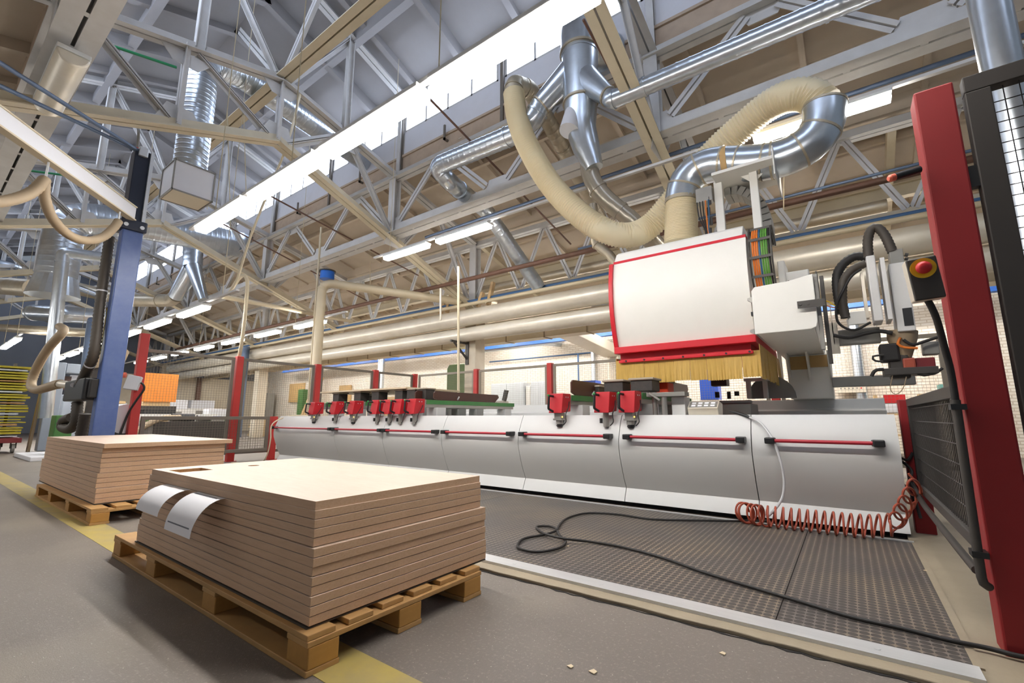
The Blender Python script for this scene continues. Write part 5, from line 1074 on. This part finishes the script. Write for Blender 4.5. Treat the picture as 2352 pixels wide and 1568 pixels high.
mk('floor_slab', G().box(-16.6, 1.9, 0.0, -14.4, 2.55, 0.09), 'light_box', label='white flat slab on the floor left of the far board stack', cat='slab', bevel=0.01)
ct_ = thing('rack_cart', 'dark red flat cart on castors carrying the rack of yellow sticks', 'cart', (-18.6, 1.2, 0))
mk('platform', G().box(-19.6, 0.0, 0.27, -18.2, 2.18, 0.40), 'cart_red', ct_, bevel=0.01)
for x, y in ((-18.35, 2.05), (-18.35, 1.75), (-19.4, 1.9)):
    c = mk('castor', G().cyl((x, y - 0.03, 0.12), (x, y + 0.03, 0.12), 0.12, 16), 'mid_grey', ct_, smooth=True, angle=50)
    mk('fork', G().box(x - 0.05, y - 0.06, 0.12, x + 0.05, y - 0.04, 0.28).box(x - 0.05, y + 0.04, 0.12, x + 0.05, y + 0.06, 0.28), 'dark_steel', c)
RN = ['lowest', 'second', 'third', 'fourth', 'fifth', 'sixth', 'seventh', 'eighth', 'ninth', 'tenth', 'eleventh', 'twelfth', 'thirteenth', 'fourteenth', 'fifteenth', 'sixteenth', 'seventeenth', 'eighteenth', 'nineteenth', 'twentieth', 'twenty-first', 'twenty-second', 'twenty-third', 'twenty-fourth', 'twenty-fifth', 'topmost']
for i in range(26):
    z = 0.43 + i * 0.074; j = random.uniform(-0.12, 0.06)
    m = 'yellow_rack' if i % 4 else ('rack_wood' if i % 8 else 'cabinet_grey')
    mk('rack_stick', G().box(-19.4, 0.0, z, -18.25, 2.15 + j, z + random.choice((0.03, 0.04, 0.05))), m, label='%s shelf of the yellow rack counted up from the red cart' % RN[i], cat='rack shelf', group='yellow rack shelves on the cart')
mk('rack_frame', G().box(-19.5, 0.05, 0.40, -19.43, 0.12, 2.5).box(-19.5, 1.3, 0.40, -19.43, 1.37, 2.5).box(-19.5, 1.9, 0.40, -19.43, 1.97, 2.5), 'dark_steel', ct_)
# grey dust pipes left of the crane
duct('dust_pipe', 'tall grey dust pipe with top elbow left of the crane post', 'pipe', [aX(104, 960, -17.6), aX(143, 600, -17.6), aX(145, 578, -17.6), aX(300, 600, -17.4)], 0.15, 'galvanised', 0, (0.3,), 0.3)
duct('dust_pipe', 'long thin dusty pipe slanting behind the tall grey pipe', 'pipe', [aY(-40, 590, 2.2), aY(95, 628, 2.6), aY(232, 680, 4.2)], 0.11, 'galvanised', 0.3)
duct('dust_pipe', 'thick horizontal galvanised pipe at far left', 'pipe', [aY(-60, 655, 1.5), aY(30, 658, 2.0), aY(78, 662, 2.4)], 0.32, 'galvanised_dusty', 0.3)
duct('dust_pipe', 'wide galvanised pipe behind the tall grey pipe at lower height', 'pipe', [aY(75, 718, 2.7), aY(150, 722, 3.3), aY(240, 728, 4.4)], 0.3, 'galvanised', 0.3, (0.05,))
duct('dust_pipe', 'pale pipe crossing above the yellow rack', 'pipe', [aY(-60, 748, 1.8), aY(110, 760, 2.8), aY(235, 765, 4.0)], 0.16, 'galvanised_dusty', 0)
duct('dust_pipe', 'narrow vertical pale blue pipe just left of the crane post', 'pipe', [aY(198, 850, 3.0), aY(212, 740, 3.0), aY(214, 735, 3.0)], 0.12, 'conduit_blue', 0)
# things behind the left fence
ob = thing('orange_board', 'orange board standing behind the left mesh fence', 'board', (-20, 5.6, 0))
mk('panel', G().box(-20.05, 5.12, 1.5, -20.0, 6.15, 2.52), 'orange_board', ob); mk('stand', G().box(-20.2, 5.2, 0, -20.06, 6.0, 1.6), 'timber', ob)
dk = thing('dark_cabinet', 'dark grey cabinet with vacuum pumps behind the low mesh gate', 'cabinet', (-14, 5.0, 0))
mk('body', G().box(-14.6, 3.9, 0.0, -14.0, 5.55, 0.84), 'frame_black', dk, bevel=0.01)
mk('grey_end', G().box(-14.5, 3.3, 0.0, -14.0, 3.9, 0.82), 'mid_grey', dk, bevel=0.01)
mk('pump', G().cyl((-14.3, 4.35, 0.93), (-14.3, 4.85, 0.93), 0.12, 16).box(-14.4, 4.4, 0.84, -14.2, 4.5, 0.9), 'black_plastic', dk, smooth=True)
mk('pump', G().cyl((-14.2, 4.9, 0.92), (-14.2, 5.2, 0.95), 0.1, 16), 'grey_metal', dk, smooth=True)
mk('filter_cap', G().cyl((-14.1, 5.35, 0.9), (-14.1, 5.35, 0.98), 0.11, 14), 'crate_blue', dk)
mk('hose', G().tube(smooth_path([(-14.2, 4.5, 0.95), (-14.0, 4.0, 0.9), (-13.8, 3.5, 0.6), (-13.7, 3.2, 0.2)], 0.05), 0.07, 12), 'hose_brown', dk, smooth=True)
mk('hose', G().tube(smooth_path([(-14.1, 5.45, 0.95), (-14.0, 5.7, 0.9), (-13.9, 5.8, 0.5), (-13.9, 5.82, 0.2)], 0.05), 0.02, 8), 'black_rubber', dk, smooth=True)
gt = thing('work_table', 'cluttered work table with timber offcuts behind the left fence', 'table', (-17, 4.6, 0))
mk('table_top', G().box(-17.6, 3.2, 0.95, -16.6, 6.3, 1.05), 'cabinet_white', gt)
for y in (3.3, 6.1): mk('leg', G().box(-17.4, y, 0, -17.2, y + 0.1, 0.95), 'dark_steel', gt)
for i, (y, z, l, m) in enumerate(((3.2, 1.05, .9, 'timber'), (3.3, 1.12, .7, 'timber'), (3.5, 1.2, .6, 'frame_black'), (3.25, 1.34, .7, 'timber'), (4.4, 1.05, .8, 'black_plastic'), (4.3, 1.17, .9, 'frame_black'))):
    mk('offcut', G().box(-17.4, y, z, -16.8, y + l, z + (0.07 if m == 'timber' else 0.12)), m, label='%s block counted from the crane side of the work table behind the fence' % ORD[i], cat='offcut', group='blocks on the work table')
gm_ = thing('green_machine', 'green machine base behind the low mesh gate', 'machine', (-15.6, 3.4, 0))
mk('base', G().prism([(3.0, 0), (3.9, 0), (4.2, 0.9), (3.0, 0.9)], 'x', -16.2, -15.4), 'machine_green', gm_, bevel=0.01)
gbn = mk('green_bin', G().box(-15.5, 2.28, 0, -15.0, 2.6, 1.0), 'bin_green', label='dark green bin between the grey frame and the crane post', cat='bin', bevel=0.02)
bc = thing('brown_chute', 'brown curved sheet on a stand behind the crane post and tall red post', 'sheet', (-12.07, 2.5, 0))
mk('sheet', G().prism([(2.2, 1.9), (2.72, 2.05), (2.78, 2.3), (2.68, 2.42), (2.2, 2.25)], 'x', -12.1, -12.05), 'hose_brown', bc)
mk('stand', G().box(-12.2, 2.25, 0, -12.1, 2.35, 2.1), 'dark_steel', bc)
# ================================================================== PIPES AND BACKGROUND
def pipe(name, label, pts, r, m, n=14, fil=None, rings=(), group=None): return duct(name, label, 'pipe', pts, r, m, 0, rings, fil, group, n=n)
pipe('lagged_pipe', 'thick pale lagged pipe along the column line, brightest of the bundle', [(4, 9.85, 3.90), (-33.5, 9.85, 3.90)], 0.245, 'lag_white', 24, rings=[i / 20 for i in range(1, 20)])
pipe('lagged_pipe', 'lagged pipe below the brightest one, resting on the column bracket', [(4, 10.0, 3.425), (-33.9, 10.0, 3.425)], 0.21, 'lag_white', 20, rings=[i / 17 for i in range(1, 17)])
pipe('lagged_pipe', 'dusty lagged pipe behind the bundle, nearest the columns', [(4, 10.96, 3.72), (-33.5, 10.96, 3.72)], 0.2, 'lag_white', 20)
pipe('thin_pipe', 'thin dusty pipe lying just above the thick lagged pipe', [(4, 9.75, 4.27), (-38, 9.75, 4.27)], 0.055, 'pipe_cream', rings=[i / 30 for i in range(1, 30)])
pipe('blue_pipe', 'blue pipe with yellow bands above the lagged pipe', [(3, 10.0, 4.42), (-36, 10.0, 4.46)], 0.05, 'pipe_blue')
pipe('rust_pipe', 'rust brown pipe under the aisle roof behind the hood', [(4, 9.0, 4.73), (-30, 9.0, 4.75)], 0.06, 'pipe_rust')
pipe('conduit', 'thin blue-grey conduit crossing behind the hood and red post', [(4, 8.6, 4.70), (-4.5, 8.6, 4.66)], 0.025, 'conduit_blue')
pipe('conduit', 'blue-grey conduit running beside the jack truss bottom chord', [(5, 7.7, 5.62), (-8.5, 7.7, 5.62)], 0.035, 'conduit_blue')
pipe('spiral_pipe', 'dull galvanised pipe under the aisle roof left of the hood', [(1, 10.9, 5.0), (-10, 10.9, 5.05), (-10.0, 12.5, 5.1)], 0.13, 'galvanised_dusty', rings=(.2, .4, .6), fil=0.3)
pipe('spiral_pipe', 'slanting spiral pipe leaving the timber duct toward the hood', [(-5.9, 12.3, 4.4), (-5.2, 13.2, 4.0), (-4.6, 14.2, 3.75), (-3.6, 15.4, 3.7)], 0.24, 'galvanised', rings=(.3,), fil=0.4)
mk('blue_girder', G().ibeam((4, 15.0, 3.98), (-30, 15.0, 3.98), 0.22, 0.24, 0.02), 'girder_blue', label='blue steel girder along the top of the brick wall', cat='girder')
r_ = thing('timber_duct', 'square beige duct running beside the white column under the roof', 'duct', (-10, 12.0, 3.5))
mk('casing', G().box(-34, 11.85, 3.45, 3, 12.3, 3.85), 'pipe_cream', r_, bevel=0.01)
for i in range(24): mk('joint', G().box(-33 + i * 1.5, 11.83, 3.43, -32.96 + i * 1.5, 12.32, 3.87), 'hose_brown', r_)
mk('air_duct', G().prism([(x, z) for x, z in ((12.3, 3.5), (15.8, 3.2), (15.8, 3.55), (12.3, 3.85))], 'x', -7.3, -6.6), 'lag_white', label='flat pale duct slanting from the square duct to the brick wall', cat='duct', bevel=0.02)
pipe('wall_pipe', 'galvanised pipe high on the brick wall right of the column', [(-13.2, 15.2, 3.92), (-9.6, 15.2, 3.95), (-9.3, 15.95, 3.97)], 0.15, 'galvanised', rings=(.1, .5), fil=0.2)
for x, r, m, l in ((-7.75, 0.085, 'galvanised', 'vertical galvanised pipe on the brick wall left of the hood'), (-8.4, 0.03, 'pipe_blue', 'thin light blue vertical pipe on the brick wall'), (-7.1, 0.06, 'lag_white', 'pale vertical pipe on the brick wall beside the hood edge'), (-6.75, 0.05, 'lag_white', 'second pale vertical pipe on the brick wall beside the hood edge'), (0.35, 0.13, 'galvanised', 'vertical galvanised pipe behind the tool head')):
    pipe('wall_pipe', l, [(x, 15.8, 0.05), (x, 15.8, 3.7 if x != -8.4 else 3.45)], r, m)
pipe('wall_pipe', 'thin light blue pipe running level along the brick wall', [(-13, 15.9, 3.45), (-4, 15.9, 3.45)], 0.025, 'pipe_blue')
pipe('wall_pipe', 'vertical pale pipe in front of the far left column', [(-22.4, 9.4, 0.05), (-22.4, 9.4, 4.2)], 0.16, 'conduit_blue')
pipe('wall_pipe', 'vertical galvanised pipe before the brick wall left of the corner post', [(-19.0, 14.5, 0.05), (-19.0, 14.5, 5.0)], 0.17, 'galvanised')
pipe('bent_pipe', 'dusty bent pipe rising behind a red fence post and turning right under the lamps', [(-11.45, 6.62, 0.0), (-11.45, 6.62, 4.66), aY(1058, 693, 9.9)], 0.12, 'pipe_cream', 18, 0.28, (0.3, 0.55))
sp = thing('blue_spool', 'blue cable spool sitting on the bend of the dusty pipe', 'spool', (-11.45, 6.75, 4.78))
mk('drum', G().cyl((-11.45, 6.75, 4.78), (-11.45, 6.75, 5.0), 0.19, 20), 'spool_blue', sp, smooth=True, angle=50); mk('flange', G().cyl((-11.45, 6.75, 5.0), (-11.45, 6.75, 5.03), 0.22, 20), 'dark_steel', sp)
pipe('cream_pipe', 'thin cream pipe slanting right from the lamp channel toward the bent pipe', [aY(512, 681, 4.2), aY(808, 738, 8.6)], 0.055, 'pipe_cream')
cl = [aY(690, 215, 4.4), aY(660, 330, 4.3), aY(612, 450, 4.2), aY(575, 545, 4.1), aY(545, 640, 4.0), aY(525, 672, 3.9), aY(512, 678, 3.75)]
mk('hanging_cable', G().tube(smooth_path(cl, 0.08), 0.025, 8), 'pipe_cream', smooth=True, label='cream cable dropping from the roof onto the lamp channel', cat='cable')
cl = [aY(530, 668, 4.3), aY(548, 640, 4.3), aY(560, 632, 4.35), aY(568, 645, 4.4), aY(566, 690, 4.4), aY(556, 780, 4.45), aY(549, 820, 4.5)]
mk('cable_loop', G().tube(smooth_path(cl, 0.06), 0.04, 10), 'pipe_cream', smooth=True, label='cream pipe looping over and dropping to the second red fence post', cat='pipe')
mk('vertical_tube', G().cyl(aY(1053, 612, 7.4), aY(1053, 930, 7.4) , 0.03, 10), 'pipe_cream', smooth=True, label='thin cream tube dropping in front of the white column', cat='tube')
mk('vertical_tube', G().cyl((-11.6, 6.55, 0.0), (-11.6, 6.55, 6.3), 0.03, 10), 'pipe_cream', smooth=True, label='thin tube standing beside the dusty bent pipe', cat='tube')
mk('hanging_rod', G().cyl(aY(1012, 662, 8.5), aY(1012, 735, 8.5), 0.03, 8), 'lag_white', label='short pale rod hanging from the sloping roof beam', cat='rod')
for i, (x, y0, y1, Y) in enumerate(((522, 250, 460, 3.2), (470, 300, 480, 3.4), (560, 260, 470, 3.6), (850, 560, 690, 8), (1800, 330, 480, 8.3))):
    mk('hanging_wire', G().cyl(aY(x, y0, Y), aY(x + (6 if i < 3 else 0), y1, Y), 0.008, 6), 'rope', label='thin pale wire hanging %s' % ['beside the white duct box', 'left under the truss beam', 'right of the white duct box', 'right of the bent pipe', 'behind the hood hoses'][i], cat='wire')
for a, b, l in (((1045, 430), (1500, 640), 'brown'), ):
    pass
pipe('green_pipe', 'thin green pipe crossing behind the upper left truss', [aX(-40, 5, -11.5), aX(405, 155, -11.5)], 0.03, 'pipe_green')
pipe('green_pipe', 'thin green pipe passing behind the crane arm', [aX(-40, 378, -17.8), aX(170, 405, -17.8)], 0.03, 'pipe_green')
v = pipe('vertical_duct', 'wide vertical galvanised duct at the right edge behind the mesh door', [(1.16, 4.5, 0.1), (1.16, 4.5, 7.3)], 0.115, 'galvanised', 24, rings=(0.1, 0.33, 0.43, 0.7))
br = thing('wall_bracket', 'brown steel bracket on the white column carrying the pipes', 'bracket', (-9.2, 10.2, 3.2))
mk('arm', G().bar((-9.3, 9.55, 3.2), (-9.3, 10.3, 3.2), 0.06, 0.06), 'dark_steel', br); mk('strut', G().bar((-9.3, 9.7, 3.17), (-9.3, 10.3, 2.7), 0.05, 0.05), 'dark_steel', br); mk('plate', G().box(-9.36, 10.26, 2.55, -9.24, 10.30, 3.25), 'dark_steel', br)
for i, (x, t) in enumerate(((-10.2, 0.35), (-9.9, 0.6), (-8.6, 0.45), (-8.2, 0.7))):
    mk('timber_offcut', G().bar((x, 9.95, 4.2), (x + 0.1, 10.05, 4.2 + t), 0.09, 0.12, up=(0, 1, 0)), 'timber', label='timber offcut stuck on top of the pipes, %s from the left' % ORD[i], cat='offcut', group='timber offcuts on the pipes')
# cabinets, band saw, boards by the brick wall
def cab(name, label, x0, x1, y, h, m, doors=2, d=0.5):
    r = thing(name, label, 'cabinet', ((x0 + x1) / 2, y, 0)); mk('body', G().box(x0, y, 0.0, x1, y + d, h), m, r, bevel=0.01)
    w = (x1 - x0) / doors
    for i in range(doors):
        dd = mk('door', G().box(x0 + i * w + 0.015, y - 0.02, 0.06, x0 + (i + 1) * w - 0.015, y, h - 0.04), m, r, bevel=0.004)
        hx = x0 + (i + 1) * w - 0.08 if i % 2 == 0 else x0 + i * w + 0.08
        mk('door_handle', G().box(hx - 0.015, y - 0.04, h * 0.5, hx + 0.015, y - 0.02, h * 0.5 + 0.14), 'black_plastic', dd)
cab('cabinet', 'wide pale grey cabinet right of the white column', -12.0, -10.35, 14.8, 2.33, 'cabinet_grey', 2)
cab('cabinet', 'narrow off-white cabinet between the two grey cabinets', -10.3, -10.05, 14.9, 2.2, 'cabinet_white', 1)
cab('cabinet', 'grey two-door cabinet nearest the machine hood', -10.0, -9.2, 14.8, 2.33, 'cabinet_grey', 2)
bs = thing('band_saw', 'olive green band saw standing before the brick wall', 'band saw', (-11.8, 12.7, 0))
mk('frame', G().prism([(-12.35, 0), (-11.3, 0), (-11.3, 2.6), (-11.45, 2.95), (-12.25, 2.95), (-12.35, 2.8)], 'y', 12.5, 12.9), 'machine_green', bs, bevel=0.03)
mk('table', G().box(-12.6, 12.1, 1.05, -11.6, 12.6, 1.12), 'grey_metal', bs); mk('handwheel', G().tube([(-12.5 + .14 * math.cos(t), 12.42, 1.75 + .14 * math.sin(t)) for t in [2 * math.pi * k / 16 for k in range(16)]], 0.015, 6, closed=True), 'black_plastic', bs)
mk('guide_box', G().box(-12.15, 12.3, 1.4, -11.5, 12.5, 1.55), 'light_box', bs)
for i, (x0, x1, z0, z1, l) in enumerate(((-30.7, -28.8, 1.95, 3.2, 'tan pegboard on the brick wall, left one'), (-24.8, -23.6, 1.7, 2.85, 'tan pegboard on the brick wall, behind the light work board'))):
    mk('pegboard', G().box(x0, 15.9, z0, x1, 15.97, z1), 'bulky_brown', label=l, cat='board')
cab('control_cabinet', 'grey control cabinet left of the tan pegboard', -33.2, -32.2, 15.2, 2.6, 'mid_grey', 1)
mk('green_locker', G().box(-28.2, 15.2, 0.0, -27.6, 15.6, 2.7), 'bin_green', label='small dark green locker by leaning timbers', cat='locker')
for i in range(5):
    x = -26.9 + i * 0.16; mk('leaning_timber', G().bar((x - 0.3, 14.6, 0.02), (x + 0.15, 15.6, 3.4 + 0.2 * (i % 2)), 0.08, 0.12, up=(0, 1, 0)), 'timber', label='%s timber of the bundle leaning by the fence corner' % ORD[i], cat='timber', group='leaning timbers')
for i in range(6):
    mk('stacked_plank', G().box(-25.5 + 0.1 * (i % 3), 11.2, i * 0.14, -20.5 + 0.12 * (i % 2), 12.3, 0.13 + i * 0.14), 'timber', label='%s plank layer of the timber pile behind the left fence, from the floor' % ORD[i], cat='plank', group='timber pile behind the left fence')
for i in range(5):
    mk('stacked_plank', G().box(-19.5 + 0.08 * (i % 3), 11.6, i * 0.16, -16.8 + 0.1 * (i % 2), 12.7, 0.15 + i * 0.16), 'timber', label='%s plank layer of the pile left of the light board, from the floor' % ORD[i], cat='plank', group='timber pile left of the light board')
for i, (x, y, w_, h_, m, l) in enumerate(((-14.6, 11.6, 1.6, 1.75, 'timber', 'timber rack with sheet offcuts behind the light work board'), (-6.5, 12.6, 0.75, 0.32, 'crate_blue', 'blue plastic crate behind the brown guide plate'), (-3.2, 14.0, 0.5, 0.9, 'crate_blue', 'blue box beneath the bristle curtain far behind'), (2.1, 14.2, 0.7, 0.5, 'teal', 'teal panel behind the low mesh panel'))):
    z0 = 0.0 if i == 0 else 1.0
    r = thing(['timber_rack', 'blue_crate', 'blue_box', 'teal_box'][i], l, ['rack', 'crate', 'box', 'box'][i], (x, y, 0))
    mk('box', G().box(x - w_ / 2, y, z0 + (0.75 if i == 1 else 0.45 if i == 2 else 0.45 if i == 3 else 0), x + w_ / 2, y + 0.4, z0 + (0.75 if i == 1 else 0.45 if i == 2 else .2 if i == 3 else 0) + h_), m, r, bevel=0.01)
    if i: mk('stand', G().box(x - w_ / 2, y, 0, x + w_ / 2, y + 0.38, z0 + 0.45 + (0.3 if i == 1 else 0)), 'lag_white', r)
ac = thing('wall_controller', 'beige control panel on the brick wall behind the machine leg', 'panel', (0.1, 15.7, 1.5))
mk('casing', G().box(-0.2, 15.6, 1.62, 0.45, 15.9, 1.85), 'lag_white', ac, bevel=0.01); mk('grille', G().box(-0.15, 15.59, 1.88, 0.3, 15.9, 1.98), 'black_plastic', ac)
for i in range(6): mk('button', G().cyl((-0.1 + i * 0.09, 15.6, 1.74), (-0.1 + i * 0.09, 15.585, 1.74), 0.02, 8), 'estop_red' if i == 5 else 'mid_grey', ac)
tv = thing('tool_vise', 'small machine head with black lever seen above the brown guide plate', 'machine', (-9.4, 12.0, 0))
mk('head', G().box(-9.8, 12, 1.25, -9.2, 12.3, 1.5), 'grey_metal', tv, bevel=0.03); mk('lever', G().bar((-9.25, 12.1, 1.5), (-9.15, 12.1, 1.85), 0.12, 0.1, up=(0, 1, 0)), 'black_plastic', tv); mk('base', G().box(-9.8, 12, 0, -9.2, 12.4, 1.25), 'machine_green', tv)
rb_ = thing('wall_shelf', 'timber shelf unit with a red box behind the low red post', 'shelf', (1.0, 14.6, 0))
mk('frame', G().box(0.55, 14.5, 0, 0.62, 14.9, 1.5).box(1.4, 14.5, 0, 1.47, 14.9, 1.5).box(0.55, 14.5, 0.5, 1.47, 14.9, 0.54).box(0.55, 14.5, 1.0, 1.47, 14.9, 1.04), 'timber', rb_)
mk('red_box', G().box(0.75, 14.5, 1.3, 1.15, 14.8, 1.5), 'estop_red', label='red box on the shelf behind the low red post', cat='box')
mk('white_bag', G().box(0.65, 14.5, 1.045, 1.35, 14.85, 1.29), 'light_box', label='white sack on the timber shelf below the red box', cat='sack', bevel=0.04)
# machines seen dimly at the far end on the left
for i, (x, y, w_, d_, h_, m, l) in enumerate(((-24, 4.4, 1.0, 1.4, 2.4, 'grey_paint', 'grey machine far behind the crane post'), (-27, 8.2, 1.4, 1.6, 1.8, 'cabinet_white', 'white machine far behind the left mesh fence'), (-22, 8.3, 0.9, 1.2, 1.3, 'machine_green', 'green machine far behind the left mesh fence'), (-30, 6.2, 1.5, 1.5, 2.2, 'cabinet_grey', 'pale grey machine at the far end of the hall'), (-33, 11.5, 1.5, 2.0, 2.0, 'cabinet_white', 'off-white machine by the far brick wall'))):
    r = thing('far_machine', l, 'machine', (x, y, 0)); mk('body', G().box(x - w_ / 2, y - d_ / 2, 0, x + w_ / 2, y + d_ / 2, h_ * .75), m, r, bevel=0.03); mk('head', G().box(x - w_ * .35, y - d_ * .35, h_ * .75, x + w_ * .35, y + d_ * .3, h_), 'light_box', r, bevel=0.03); mk('control_box', G().box(x + w_ / 2, y - d_ * .3, h_ * .45, x + w_ / 2 + 0.12, y + d_ * .1, h_ * .68), 'mid_grey', r, bevel=0.01)
